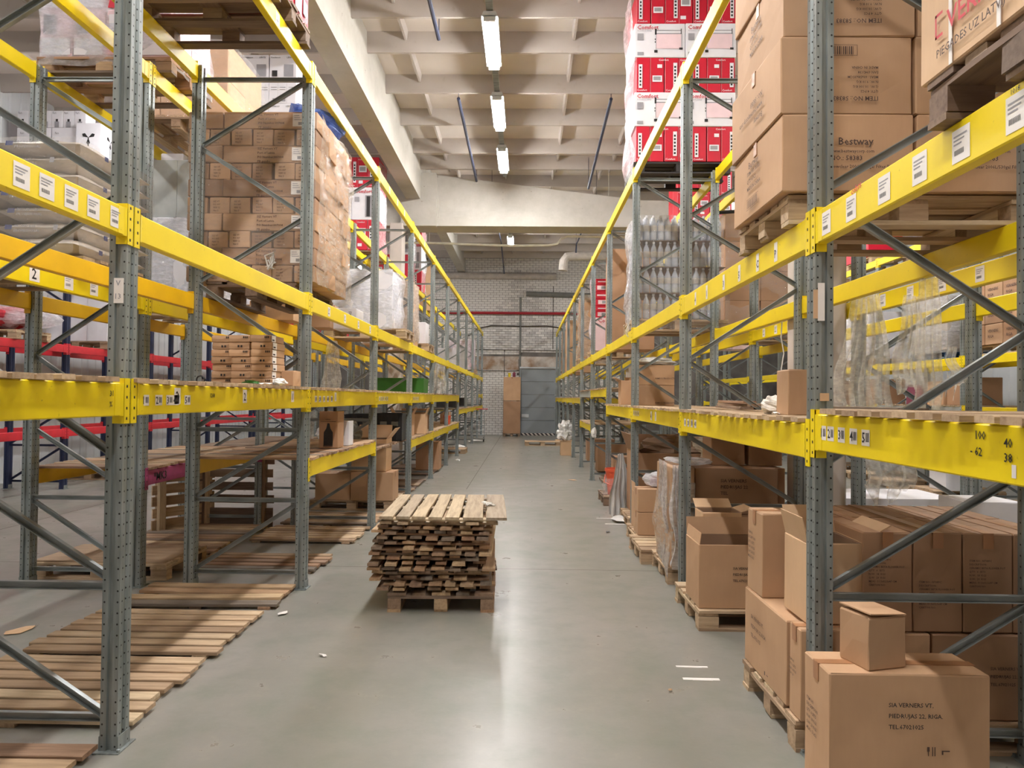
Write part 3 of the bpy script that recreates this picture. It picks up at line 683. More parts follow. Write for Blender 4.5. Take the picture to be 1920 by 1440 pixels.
for bb in (0, 1, 2, 3):
    B = LBEAM[('L', 3, bb)]
    for t in (.6, 1.2, 1.8): sticker(B, LB, t, .02, .08, .09, bars=True)
MB().text('*MK3', .1, Matrix.Identity(4)).build('printed_text', 'ink_black', MKB, basis((-1, 0, 0), (0, 0, 1), (LB/2-.1, .0265, .03)))
for rk, x, y, z, s_ in ((RACK_L, XLF-.035, yk(0)-.0515, 2.035, '13'),):
    b = MB().box(0, -.001, 0, .045, .0005, .115); b.mat(1).text(s_, .034, basis((1, 0, 0), (0, 0, 1), (.002, -.0012, .02))).text('V', .034, basis((1, 0, 0), (0, 0, 1), (.01, -.0012, .08)))
    b.build('number_plate', ['paper', 'ink_grey'], rk, T(x+.02, y, z))
b = MB().box(-.05, -.001, -.06, -.03, .0005, .07).mat(1).box(-.03, -.002, -.07, .0, .0005, .1); b.build('number_plate', ['card_pale', 'paper'], RACK_R, T(XRF, yk(0)-.0515, 2.05))
MB().box(-.02, -.002, 0, .02, .0005, .035).build('number_plate', 'card_pale', RACK_R, T(XRF, yk(0)-.0515, 1.62))
# ================================================================ PALLETS, DECKS
_pp = {}
def pallet(label, x, y, z, rz=0, mat='wood', group=None):
    """x,y = centre, long side (1.2) along local X"""
    if mat not in _pp:
        spec = [('deck_board', plank_mesh(1.2, .14 if i in (0, 2, 4) else .1, .022, mat, i % 3), T(0, -.33+.165*i, .122)) for i in range(5)]
        spec += [('cross_board', plank_mesh(.8, .14, .022, mat, i), T(-.53+.53*i, 0, .1, PI/2)) for i in range(3)]
        bl = [MB().box(-.07, -.05, 0, .07, .05, .078, w=.002).mesh('block', mat) for _ in range(3)]
        spec += [('block', bl[(i+j) % 3], T(-.53+.53*i, -.35+.35*j, .022)) for i in range(3) for j in range(3)]
        spec += [('bottom_board', plank_mesh(1.2, .1, .022, mat, i), T(0, -.35+.35*i, 0)) for i in range(3)]
        _pp[mat] = spec
    t = thing('pallet', label, 'pallet', (x, y, z), rz, group)
    for n_, me, m in _pp[mat]: link(n_, me, t, m)
    return t
def deck(label, xa, xb, y0, y1, z, mat='wood', joined=False, pitch=.138, W=.098, s=1, skip=0.0, over=.035):
    """planks laid across the beams, xa = aisle side"""
    t = thing('plank_deck', label, 'decking', ((xa+xb)/2, y0, z)); L = abs(xa-xb)+.02; y = y0+W/2+.01; n = 0
    if joined:
        b = MB()
        while y < y1-W/2: o_ = random.uniform(-.01, .03); b.box(-L/2+s*o_, y-y0-W/2, 0, L/2+s*o_, y-y0+W/2, .022, w=.002); y += pitch+random.uniform(-.008, .008)
        b.build('planks', mat, t)['kind'] = 'stuff'; return t
    while y < y1-W/2:
        if random.random() >= skip:
            link('plank', plank_mesh(L, W+random.choice((-.012, 0, .014)), .022, mat, random.randrange(4)), t, T(s*random.uniform(.0, over), y-y0, random.uniform(0, .002), random.uniform(-.012, .012)))
        y += pitch+random.uniform(-.008, .01)
    return t
def slat_panel(label, x, y, z, n=7, L=1.2, pitch=.131, W=.1, rz=0, mat='wood', runners=3, group=None, name='slat_panel', widths=None, skew=None, jit=.02):
    """a nailed pallet top: slats along local X, runners along local Y beneath"""
    t = thing(name, label, 'pallet', (x, y, z), rz, group); D = (n-1)*pitch+W
    for i in range(runners):
        link('runner', plank_mesh(D, .09, .02, mat, i), t, T(-L/2+.08+(L-.16)*i/(runners-1), D/2, 0, PI/2))
    for i in range(n):
        a = (skew or {}).get(i, random.uniform(-.008, .008))
        link('slat', plank_mesh(L, W if not widths else widths[i], .022, mat, random.randrange(4)), t, T(random.uniform(-jit, jit), W/2+i*pitch, .021, a))
    return t
for b_ in range(-1, 6):
    wh = ['nearest bay', 'second bay', 'third bay', 'fourth bay', 'fifth bay', 'sixth bay', 'seventh bay'][b_+1]
    deck('row of loose planks on the eye-level beams of the left rack, '+wh, XLF+.045, XLR-.02, yk(b_)+.02, yk(b_+1)-.02, 1.671, 'wood', b_ > 1, s=1)
for b_ in range(-1, 3):
    wh = ['nearest bay', 'second bay', 'third bay', 'fourth bay'][b_+1]
    deck('row of loose planks on the eye-level beams of the right rack, '+wh, XRF-.045, XRR+.02, yk(b_)+(.02 if b_ != 0 else .1), yk(b_+1)-.02, 1.562 if b_ < 0 else 1.517, 'wood', b_ > 1, s=-1, pitch=.14, W=.1)
for b_ in (3, 4): deck('planks on the raised eye-level beams of the right rack, %s such bay' % ORD[b_-3], XRF-.045, XRR+.02, yk(b_)+.02, yk(b_+1)-.02, 1.782, 'wood', True, s=-1)
for b_ in (5, 6, 7, 8, 9): deck('planks on the far eye-level beams of the right rack, %s such bay' % ORD[b_-5], XRF-.045, XRR+.02, yk(b_)+.02, yk(b_+1)-.02, 1.632, 'wood', True, s=-1)
deck('planks on the low beam of the left rack behind the wood pile', XLF+.04, XLR-.02, yk(1)+.02, yk(2)-.02, 1.071, 'wood_mix', False)
deck('dark planks bridging the second rack above the purple beam', XL2F+.04, XL2R-.02, yk(1)+.05, yk(2)-.05, .975, 'wood_mix', False)
deck('dark planks bridging the next bay beyond the purple beam', XL2F+.04, XL2R-.02, yk(2)+.05, yk(3)-.05, .952, 'wood_mix', True)
deck('planks under the black crates in the left rack', XLF-.05, XLR-.02, yk(2)+.1, yk(3)-.05, .927, 'wood_mix', True)
for b_ in (3, 4, 5): deck('planks on the low far beams of the left rack, %s such bay' % ORD[b_-3], XLF+.04, XLR-.02, yk(b_)+.02, yk(b_+1)-.02, .927, 'wood', True)
for b_ in (6, 7, 8): deck('planks on the waist-high far beams of the left rack, %s such bay' % ORD[b_-6], XLF+.04, XLR-.02, yk(b_)+.02, yk(b_+1)-.02, 1.282, 'wood', True)
deck('planks on a low beam far down the right rack', XRF-.04, XRR+.02, yk(4)+.02, yk(5)-.02, 1.102, 'wood', True, s=-1)
for b_ in (3, 4, 5): deck('planks in the distant rack across the right side aisle, %s bay from the column' % ORD[b_-3], 6.95, 7.95, yk(b_)+.02, yk(b_+1)-.02, 1.552, 'wood', True, s=-1)
# loose planks piled behind on the right eye-level deck
for i, (x, y, z, L, a) in enumerate([(1.95, 6.9, 1.541, 1.5, 1.45), (2.08, 6.95, 1.541, 1.6, 1.52), (2.0, 6.9, 1.565, 1.5, 1.5), (2.12, 6.9, 1.566, 1.2, 1.58), (2.0, 7.0, 1.59, 1.4, 1.46)]):
    tag(link('loose_plank', plank_mesh(L, .11, .022, 'wood_mix', i % 4), None, T(x, y, z, a)), 'loose plank in the pile on the right eye-level deck, %s laid' % ORD[i], 'plank', 'planks piled on the right deck')
for i, (x, y, z, L, a) in enumerate([(2.0, 4.9, 1.541, 1.5, 1.5), (2.1, 4.8, 1.565, 1.6, 1.6)]):
    tag(link('loose_plank', plank_mesh(L, .12, .022, 'wood_mix', i % 4), None, T(x, y, z, a)), ['lower', 'upper'][i]+' of two planks lying lengthwise on the second right deck bay', 'plank', 'planks lying lengthwise on the right deck')

# ================================================================ WOOD PILE IN THE AISLE
random.seed(11)
cx, cy, ang = -.66, 6.12, .03
PALLET_A = pallet('wooden pallet on the floor of the aisle under the pile of slats', cx+.02, cy, 0, PI/2+ang, 'wood_mix')
z = .147
drift = [(-.0, 0), (.01, 0), (-.02, 0), (-.05, .01), (-.07, 0), (-.07, .01), (-.06, -.01), (-.05, 0), (-.04, 0), (-.045, .02), (-.02, 0), (-.03, 0), (-.01, -.01), (.0, 0), (.02, -.02)]
for i in range(15):
    top = i == 14; Lp = 1.28 if top else random.uniform(1.12, 1.25); n = 7
    t = thing('slat_panel', '%s from the bottom of the pile of nailed slat panels in the aisle' % ORD[i] if i < 14 else 'topmost pale slat panel on the pile in the aisle', 'slat panel', (cx+drift[i][0], cy+drift[i][1], z), ang+random.uniform(-.012, .012), 'slat panels piled on the aisle pallet')
    mt = 'wood_top' if top else ('wood_mix' if i < 13 else 'wood')
    for j in range(3): 
        if (i*7+j) % 5 or top: link('batten', plank_mesh(.86, .09, .016, mt, j), t, T(random.uniform(-.02, .02), -Lp/2+.09+(Lp-.18)*j/2, 0))
    x = -.46+random.uniform(-.02, .01); k_ = 0
    while x < .40 and k_ < 8:
        W = random.choice((.08, .088, .098)) if not top else (.1, .1, .1, .1, .105, .15, .155, .1)[k_]
        if top and k_ > 6: break
        if not (random.random() < .05 and not top):
            link('plank', plank_mesh(Lp, W, .021, mt, random.randrange(4)), t, T(x+W/2, random.uniform(-.07, .045) if not top else 0, .0165, PI/2+random.uniform(-.02, .02)-(.03*(k_-3) if False else 0)))
        x += W+(random.uniform(.02, .055) if not top else .024); k_ += 1
    z += .0385
TOPZ = z
b = MB()
for i in range(10): b.tube([(random.uniform(-.04, .04), random.uniform(-.1, .1), .004+random.uniform(0, .015)) for _ in range(4)], .006, 5)
tag(b.build('plastic_strip', 'film_white', None, T(-.3, 6.1, TOPZ+.002, .3)), 'crumpled clear plastic strip on the top slats of the pile', 'plastic')

# ================================================================ FLOOR: LEFT
random.seed(5)
slat_panel('slatted wood panel on the floor nearest the camera at bottom left', -2.52, 2.49, 0, 6, 1.2, .135, .115, mat='wood_mix')
slat_panel('wide plank pair on the floor beside the near left post', -2.45, 3.12, 0, 2, .95, .11, .1, mat='wood_mix', runners=2) if 0 else None
slat_panel('slatted wood panel on the floor just behind the near left post', -2.5, 3.52, 0, 7, 1.2, .128, .1, mat='wood')
slat_panel('second slatted wood panel on the floor behind the near left post', -2.5, 4.47, 0, 7, 1.2, .131, .1, mat='wood')
slat_panel('broken slatted panel with a skewed board on the floor by the left posts', -2.48, 5.5, 0, 4, 1.2, .165, .11, mat='wood_mix', skew={1: .07, 2: -.02, 0: .05})
slat_panel('slatted panel on the floor between the second and third left posts', -2.5, 6.65, 0, 5, 1.2, .14, .1, mat='wood_mix')
slat_panel('slatted panel on the floor in the third left bay', -2.45, 8.0, 0, 7, 1.15, .13, .1, mat='wood')
slat_panel('far slatted panel on the floor in front of the boxed pallet', -2.45, 9.05, 0, 7, 1.15, .13, .1, mat='wood_mix')
slat_panel('slatted panel on the floor of the second rack row behind the near pallet', -3.75, 7.35, 0, 7, 1.2, .13, .1, mat='wood_mix')
slat_panel('slatted panel on the floor beneath the leaning brown pallets', -3.75, 8.3, 0, 5, 1.2, .13, .1, mat='wood_mix')
for i, y in enumerate((11.9, 13.1, 15.0, 16.3)): slat_panel('dark slatted panel on the floor deep in the left rack, %s past the boxes' % ORD[i], -2.45, y, 0, 7, 1.1, .135, .1, mat='wood_dark')
pallet('pallet with a plywood sheet on it in the second left rack row', -3.7, 6.72, 0, 0, 'wood')
tag(MB().box(-.6, -.42, 0, .55, .3, .012, w=.004).build('plywood_sheet', 'wood', None, T(-3.68, 6.75, .146)), 'plywood sheet lying on the pallet behind the left rack', 'board')
# pallets standing on edge
t = thing('pallet', 'brown slatted pallet standing on edge behind the left rack', 'pallet', (-3.62, 9.0, 0), 0)
for i in range(5): link('slat', plank_mesh(1.05, .1 if i else .26, .022, 'wood_dark', i % 3), t, T(.0, 0, .1+(i*.16+.08 if i else 0)) @ Matrix.Rotation(PI/2, 4, 'X'))
for x in (-.35, .38): link('stringer', plank_mesh(.85, .1, .09, 'wood_dark', 1), t, T(x, .02, .43) @ Matrix.Rotation(PI/2, 4, 'X') @ Matrix.Rotation(PI/2, 4, 'Z'))
t = thing('pallet', 'pale slatted pallet leaning beside the brown one behind the left rack', 'pallet', (-4.1, 8.75, .02), 1.0)
for i in range(6): link('slat', plank_mesh(.8, .11, .022, 'wood', i % 3), t, T(0, 0, .08+i*.135) @ Matrix.Rotation(PI/2, 4, 'X'))
for x in (-.3, .3): link('stringer', plank_mesh(.85, .1, .08, 'wood', 1), t, T(x, .02, .43) @ Matrix.Rotation(PI/2, 4, 'X') @ Matrix.Rotation(PI/2, 4, 'Z'))
def scrap(label, x, y, s, mat, seed, n=9, asp=.5, z=.002, cat='paper', name='scrap', h=.012):
    r = random.Random(seed); b = MB(); pts = [(s*math.cos(2*PI*i/n)*r.uniform(.6, 1), s*asp*math.sin(2*PI*i/n)*r.uniform(.6, 1), r.uniform(0, h)) for i in range(n)]
    b.add([(0, 0, h)]+pts+[(p[0], p[1], p[2]+.003) for p in pts]+[(0, 0, h+.003)], [(0, 1+(i+1) % n, 1+i) for i in range(n)]+[(2*n+1, n+1+i, n+1+(i+1) % n) for i in range(n)]+[(1+i, 1+(i+1) % n, n+1+(i+1) % n, n+1+i) for i in range(n)])
    return tag(b.build(name, mat, None, T(x, y, z, r.uniform(0, 3))), label, cat)
scrap('torn white paper on the floor right of the left slats', -1.78, 5.42, .07, 'paper', 3)
scrap('small white scrap on the floor in front of the wood pile', -1.24, 4.55, .04, 'paper', 5, asp=.3)
scrap('beige cardboard sheet lying on the floor at the left edge', -3.42, 4.95, .15, 'card_pale', 8, 6, .5, cat='cardboard')
scrap('white plastic scrap lying by the far left posts', -1.7, 18.5, .12, 'film_white', 9, cat='plastic', h=.06)
scrap('second white plastic scrap by the far left posts', -1.75, 26.0, .3, 'film_white', 10, cat='plastic', h=.12)
scrap('white plastic heap at the foot of a far left post', -2.0, 22.3, .25, 'film_white', 12, cat='plastic', h=.18)
scrap('small brown scrap on the aisle floor far right', .95, 14.5, .12, 'card_pale', 13, cat='cardboard')
scrap('tiny orange scrap on the aisle floor right of centre', .82, 4.1, .022, 'card_pale', 14, cat='cardboard')
scrap('tiny dark scrap on the floor by the right racks', 1.02, 8.9, .04, 'ink_black', 15, cat='cardboard', asp=.8)
scrap('thin pale stick scrap by the right pallets', 1.2, 8.0, .1, 'card_pale', 16, asp=.15, cat='cardboard')
for i, (x0, y, L) in enumerate([(.93, 4.47, .19), (.93, 4.27, .21), (.98, 9.95, .55), (1.05, 9.5, .5)]):
    b = MB().box(0, 0, 0, L, .022+.01*(i % 2), .002, w=.0005); b.box(L*.25, -.004, 0, L*.8, .0, .0018)
    tag(b.build('floor_tape', 'paper', None, T(x0, y, .001, -.02)), ['upper white tape strip on the floor near the open box', 'lower worn tape strip on the floor near the open box', 'white strip on the floor before the draped plastic', 'faded strip on the floor before the draped plastic'][i], 'tape')
# flat boxed goods on the pallet in the third left bay
pallet('pallet under three brown boxes in the left rack beyond the wood pile', -2.45, 10.75, 0, 0, 'wood')
carton('left brown box on the pallet beyond the wood pile', -2.72, 10.6, .147, .5, .5, .37, 'card', tape='x')
carton('right wide brown box on the pallet beyond the wood pile', -2.16, 10.55, .147, .6, .45, .4, 'card', tape='x')
carton('tall open brown box stacked on the wide box beyond the wood pile', -2.22, 10.6, .55, .5, .42, .46, 'card_pale', open_top=True, flaps=(('e', .9, .2), ('n', 1.2, .2)))
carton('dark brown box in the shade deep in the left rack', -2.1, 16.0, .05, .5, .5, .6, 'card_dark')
pallet('small pallet poking out far down the left rack', -2.3, 21.3, 0, 0, 'wood')
b = MB(); 
# roll cage by the back wall
t = thing('hand_cart', 'green-grey metal hand cart by the far left posts', 'cart', (-1.72, 26.9, 0), .1)
b = MB()
for x in (-.22, .22): b.tube([(x, 0, .1), (x, 0, 1.1), (x+.1, -.12, 1.2)], .014, 6)
for z_ in (.25, .42, .6, .78, .95): b.tube([(-.22, 0, z_), (.22, 0, z_)], .01, 6)
b.build('frame', 'brace', t); MB().box(-.24, -.35, .1, .24, .02, .13).build('platform', 'duct_grey', t)
for x in (-.2, .2): MB().tube([(x-.02, -.05, .08), (x+.02, -.05, .08)], .08, 12).build('wheel', 'blackc', t)
MB().tube([(-.1, -.12, 1.2), (.34, -.12, 1.2)], .018, 6).build('handle', 'ink_red', t)

# ================================================================ FILM HELPERS
def film_wrap(label, x0, y0, z0, x1, y1, z1, mat='film', off=.02, amp=.012, name='stretch_film', faces='snew', nz=9, nu=9, seed=1, top=True, group=None):
    b = MB(); r = random.Random(seed); cxx, cyy = (x0+x1)/2, (y0+y1)/2
    def wob(p, n): 
        d = noise.noise(Vector(p)*3.1+Vector((seed, 0, 0)))*2+noise.noise(Vector(p)*9+Vector((0, seed, 0)))
        return Vector(p)+Vector(n)*(d*amp+off)
    sides = {'s': ((x0, y0), (x1, y0), (0, -1, 0)), 'e': ((x1, y0), (x1, y1), (1, 0, 0)), 'n': ((x1, y1), (x0, y1), (0, 1, 0)), 'w': ((x0, y1), (x0, y0), (-1, 0, 0))}
    for f in faces:
        (ax, ay), (bx, by), n = sides[f]; g = []
        for i in range(nz+1):
            for j in range(nu+1):
                u = j/nu; z = z0+(z1-z0)*i/nz; p = (ax+(bx-ax)*u, ay+(by-ay)*u, z); g.append(tuple(wob(p, n)))
        w_ = nu+1; b.add(g, [(i*w_+j, i*w_+j+1, (i+1)*w_+j+1, (i+1)*w_+j) for i in range(nz) for j in range(nu)])
    o = b.build(name, mat, None, smooth=True); return tag(o, label, 'film', group)
def hang_film(label, x, y, z0, z1, wx, wy, mat='film_thick', seed=1, folds=5, taper=.5, name='hanging_film', depth=.05):
    """a gathered sheet hanging from a beam"""
    b = MB(); nz, nu = 16, 26; r = random.Random(seed); g = []
    for i in range(nz+1):
        t = i/nz; z = z1+(z0-z1)*t; wd = (taper+(1-taper)*min(1, t*1.6))
        for j in range(nu+1):
            u = j/nu-.5; ph = math.sin(u*folds*2*PI+seed+t*1.5)+.5*math.sin(u*folds*4.7*PI+seed*2-t*2)
            edge = noise.noise(Vector((u*4, t*3, seed)))*.04
            g.append((x+wx*u*wd+edge*.7+noise.noise(Vector((seed, t*2, 0)))*.08*t, y+wy*u*wd+ph*depth*(.4+.6*t)+edge, z+(noise.noise(Vector((u*5, seed, 2)))*.18 if i == nz else 0)))
    w_ = nu+1; b.add(g, [(i*w_+j, i*w_+j+1, (i+1)*w_+j+1, (i+1)*w_+j) for i in range(nz) for j in range(nu)])
    return tag(b.build(name, mat, None, smooth=True), label, 'film')
def blob(label, x, y, z, sx_, sy_, sz, mat, seed=1, name='crumpled_bag', cat='plastic', amp=.35, n=14):
    b = MB(); vs = []; m_ = n
    for i in range(n+1):
        th = PI*i/n
        for j in range(m_):
            ph = 2*PI*j/m_; d = Vector((math.sin(th)*math.cos(ph), math.sin(th)*math.sin(ph), math.cos(th)))
            k_ = 1+amp*(noise.noise(d*1.8+Vector((seed, 0, 0)))+.6*noise.noise(d*5+Vector((0, seed, 0))))
            p = d*k_; vs.append((p.x*sx_, p.y*sy_, max(-.9, p.z)*sz+sz*.9))
    fs = [(i*m_+j, (i+1)*m_+j, (i+1)*m_+(j+1) % m_, i*m_+(j+1) % m_) for i in range(n) for j in range(m_)]
    b.add(vs, fs); return tag(b.build(name, mat, None, T(x, y, z), smooth=False), label, cat)
# ================================================================ LOADS: LEFT RACK
random.seed(21)
def cell_label(kind, i, k, nx, nz, desc, side=None, j=0):
    lay = '' if nz == 1 else (', bottom' if k == 0 else (', top' if k == nz-1 else ', '+ORD[k]+' up'))
    pos_ = (ORD[i]+' from left') if side is None else (ORD[j]+' back')
    return '%s, %s%s, %s' % (kind, pos_, lay, desc)
def stack(kind, desc, x0, y0, z0, nx, ny, nz, dx, dy, dz, mat='card', side='e', deco=None, gap=.003, group=None, jit=.004, name='cardboard_box', tape=None, texts=(), ink='ink', skip=()):
    """near face row plus the column that faces the aisle (side e or w); the unseen middle is left out"""
    out = []; desc = desc[4:] if desc.startswith('the ') else desc
    for a_, b_ in (('high on the far left rack', 'far left rack top'), ('on the second left level', 'second left level'), ('in the second right row', 'second right row'), ('of the second left row', 'second left row'), ('on the blue rack by the far wall', 'blue rack'), ('on the second row top level', 'second row top'), ('in the distant right rack', 'distant right rack'), ('top level load on the', 'top load,'), ('the upper tier of the', 'upper tier,'), ('upper tier of the', 'upper tier,')): desc = desc.replace(a_, b_)
    if name == 'cardboard_box' and ('red' in kind or 'heater' in kind): name = 'heater_box'
    if name == 'cardboard_box' and ('white' in kind or 'pink' in kind or 'grey' in kind): name = 'white_box'
    for k in range(nz):
        for j in range(ny):
            for i in range(nx):
                edge = i == (nx-1 if side == 'e' else 0)
                if not (j == 0 or edge or k == nz-1 and z0 < 1) or (i, j, k) in skip: continue
                lab = cell_label(kind, i, k, nx, nz, desc, None if j == 0 else side, j)
                if j and not edge: lab = '%s, %s from left, %s row back, %s' % (kind, ORD[i], ORD[j], desc)
                o = carton(lab, x0+dx*(i+.5)+random.uniform(-jit, jit), y0+dy*(j+.5)+random.uniform(-jit, jit), z0+k*(dz+.001), dx-gap*2, dy-gap*2, dz, mat, group=group or desc, name=name, tape=tape, texts=texts, ink=ink)
                if deco: deco(o, i, j, k, dx-gap*2, dy-gap*2, dz)
                out.append(o)
    return out
# --- the tall wrapped pallet of small brown cartons in the third bay, second level
pallet('pallet under the tall wrapped stack of small brown cartons at left', -2.42, 6.97, 2.471, PI/2, 'wood_dark')
xa, xb, ya, yb = -3.0, -1.86, 6.37, 7.55
z = 2.618; LH = .151
for k in range(10):
    big = k % 2 == 1
    hh = LH-.002
    def sh(): return random.uniform(-.006, .006)
    desc = '%s layer up in wrapped stack' % ORD[k]
    if big:
        for i, (a, c) in enumerate([(xa, xa+.31), (xa+.31, xb)]):
            tx = [] if i == 0 else [('near', 'SIZ Verners VT\nPort of Latvia\nPO Number:007004\nPB gazebo', .028, .37, .76)]
            o = carton('long carton, %s, %s' % (('left end', 'right part')[i], desc), (a+c)/2+sh(), ya+.2+sh(), z, c-a-.006, .4, hh, 'card_dark' if k in (1, 5) else 'card', group='cartons of the wrapped stack', texts=tx)
            if i == 1: decal(o, 'near', c-a-.006, .4, hh, [(.74, .12, .85, .9, 0, 1), (.80, .2, .84, .38, 1, 2), (.755, .5, .835, .54, 1, 2), (.755, .62, .82, .66, 1, 2), (.755, .74, .81, .78, 1, 2)], ['paper', 'ink_grey'])
        n = 4
        for j in range(1, 3):
            carton('long aisle-side carton, %s back, %s' % (ORD[j-1], desc), xb-.25+sh(), ya+.2+.39*j+sh(), z, .5, .385, hh, 'card', group='cartons of the wrapped stack', texts=[('right', 'Port of Latvia', .03, .2, .5)])
    else:
        n = 6
        for i in range(n):
            wd = (xb-xa)/n
            carton('small carton, %s from left, %s' % (ORD[i], desc), xa+wd*(i+.5)+sh(), ya+.15+sh()*1.6, z, wd-.012-abs(sh()), .3, hh-random.uniform(.002, .012), random.choice(['card', 'card', 'card_dark']), group='cartons of the wrapped stack', texts=[('near', 'SIZ VT\nPO 007\nNW 12\nNet 5', .02, .2, .7)], rz=random.uniform(-.02, .02))
        for j in range(1, 4):
            carton('small aisle-side carton, %s back, %s' % (ORD[j-1], desc), xb-.2+random.uniform(-.01, .03), ya+.15+.29*j+sh(), z, .4, .28, hh-.004, 'card', group='cartons of the wrapped stack', rz=random.uniform(-.04, .04))
    z += LH
film_wrap('clear stretch film around the tall stack of small brown cartons', xa, ya, 2.6, xb+.01, yb, z-.02, 'film_thick', .02, .02, faces='e', nz=30, nu=14, seed=4)
film_wrap('thin clear film over the near face of the small carton stack', xa, ya, 2.62, xb, yb, z-.03, 'film', .012, .006, faces='s', nz=12, nu=12, seed=5)
blob('blue plastic bundle on top of the wrapped carton stack', -2.12, 7.1, z+.01, .28, .42, .13, 'film_blue', 3)
b = MB(); r_ = random.Random(3)
for i in range(12): b.tube([(r_.uniform(-.05, .05), -.01*i*.2, r_.uniform(-.08, .08)) for _ in range(3)], .006, 5)
tag(b.build('film_end', 'film_white', None, T(-2.24, 6.33, 2.79)), 'torn bunched film end on the near face of the carton stack', 'film')
# --- pallet above on the top level of the second bay
pallet('pallet on the top level high at the left above the frame', -2.38, 5.45, 4.431, 0, 'wood_dark')
stack('red and white carton', 'the load on the highest near left pallet', -2.96, 5.08, 4.578, 2, 2, 2, .58, .4, .4, 'red_box', 'e', lambda o, i, j, k, a, c, h: decal(o, 'right', a, c, h, [(.1, .1, .5, .9, 0, 1), (.6, .2, .85, .5, 1, 1)], ['white_box', 'ink_grey'], [('Comfort', .06, .12, .6, 1)]))
# --- second row, top level
pallet('pallet on the top level of the second left rack under film-wrapped cartons', -3.72, 6.68, 4.431, 0, 'wood_mix')
stack('red and white wrapped carton', 'the film-wrapped load at the top left', -4.3, 6.3, 4.578, 4, 2, 2, .29, .4, .42, 'pink_box', 'e', lambda o, i, j, k, a, c, h: decal(o, 'near', a, c, h, [(.05, .04, .95, .4, 1 if i == 2 else 0, 1), (.1, .5, .5, .9, 0 if i == 2 else 2, 1)], ['white_box', 'red_box', 'ink_grey'], [('Comfort', .05, .1, .45, 0)]))
film_wrap('milky stretch film around the load at the top left', -4.3, 6.3, 4.5, -3.14, 7.1, 5.4, 'film_cold', .015, .025, seed=8, faces='se')
pallet('second pallet on the top level of the second left rack', -3.72, 8.2, 4.431, PI/2, 'wood')
stack('wrapped amber carton', 'the tawny load on the second row top level', -4.28, 7.66, 4.578, 3, 2, 2, .36, .5, .4, 'card_pale', 'e')
film_wrap('clear film around the tawny load on the second row top level', -4.28, 7.66, 4.57, -3.18, 8.7, 5.4, 'film', .015, .02, seed=9, faces='se')
pallet('pallet under the tall white product boxes on the top left level', -3.7, 10.25, 4.431, 0, 'wood')
def white_deco(o, i, j, k, a, c, h):
    if k % 2 == 0: decal(o, 'near', a, c, h, [(.1, .1, .3, .35, 0, 1), (.55, .1, .9, .6, 1, 1)], ['ink_black', 'ink_grey'], [('LENTE', .03, .65, .85, 0), ('Ventilators', .03, .05, .85, 0)])
    else: decal(o, 'near', a, c, h, [(.15+.33*q, .08, .3+.33*q, .2, 0, 1) for q in range(2)]+[(.08+.33*q, .55, .3+.33*q, .57, 1, 1) for q in range(3)]+[(.08+.33*q, .65, .3+.33*q, .67, 1, 1) for q in range(3)]+[(.34+.33*q, 0, .345+.33*q, 1, 1, 1) for q in range(2)], ['ink_grey', 'ink_grey'])
stack('white product box', 'the tall white load on the top left level', -4.25, 9.75, 4.578, 3, 2, 5, .37, .45, .33, 'white_box', 'e', white_deco)
film_wrap('milky film on the aisle side of the tall white load', -4.25, 9.75, 4.57, -3.14, 10.65, 6.2, 'film_cold', .015, .02, seed=10, faces='e')
# --- second row, second level: bags
pallet('pallet under the white plastic bags at far left', -3.76, 5.55, 2.461, 0, 'wood')
def bag_mesh(sx_, sy_, sz, seed):
    r = random.Random(seed); b = MB(); n, m_ = 9, 12; g = []
    for s_ in (1, -1):
        for i in range(n+1):
            for j in range(m_+1):
                u = j/m_*2-1; v = i/n*2-1; h = (max(0, 1-abs(u)**3.5)*max(0, 1-abs(v)**3))**.45
                g.append((u*sx_, v*sy_, s_*h*sz+sz+noise.noise(Vector((u*2.2+seed, v*2.2, s_)))*.02*(1 if h > .1 else .4)))
    w_ = m_+1; q = (n+1)*w_
    b.add(g, [(i*w_+j, i*w_+j+1, (i+1)*w_+j+1, (i+1)*w_+j) for i in range(n) for j in range(m_)]+[(q+i*w_+j, q+(i+1)*w_+j, q+(i+1)*w_+j+1, q+i*w_+j+1) for i in range(n) for j in range(m_)])
    return b.mesh('bag', 'bag', True)
bm2 = [bag_mesh(.3, .5, .068, s) for s in range(3)]
for k in range(7):
    for i in range(2):
        o = link('plastic_bag', bm2[(i+k) % 3], None, T(-4.06+.6*i+random.uniform(-.02, .02), 5.55+random.uniform(-.03, .02), 2.6+k*.118, random.uniform(-.03, .03)))
        tag(o, 'white printed bag, %s, %s, bag pallet at left' % (('left column', 'right column')[i], 'bottom layer' if k == 0 else ('top layer' if k == 6 else ORD[k]+' up')), 'bag', 'white bags on the far left pallet')
        m = basis((1, 0, 0), (0, .18, 1), (-.22, -.478, .05))
        MB().mat(0).add([(-.0, 0, 0), (.05, 0, 0), (.05, .035, 0), (0, .035, 0)], [(0, 1, 2, 3)]).mat(1).text('BROXO 6-15\nPROFESSIONAL', .027, T(.065, .02, 0)).mat(1).add([(.34, 0, 0), (.37, 0, 0), (.37, .04, 0), (.34, .04, 0)], [(0, 1, 2, 3)]).build('printed_label', ['ink_blue', 'ink_grey'], o, Matrix.Translation((0, -.03, 0)) @ m)
        if i: MB().add([(0, 0, 0), (.05, 0, 0), (.05, .035, 0), (0, .035, 0)], [(0, 1, 2, 3)]).mat(1).text('BROXO 6-15', .027, T(.07, .01, 0)).build('printed_label', ['ink_blue', 'ink_grey'], o, basis((0, 1, 0), (0, 0, 1), (.307, -.2, .045)))
film_wrap('clear film around the white bags at far left', -4.36, 5.04, 2.6, -3.16, 6.06, 3.42, 'film', .02, .02, seed=12, faces='se')
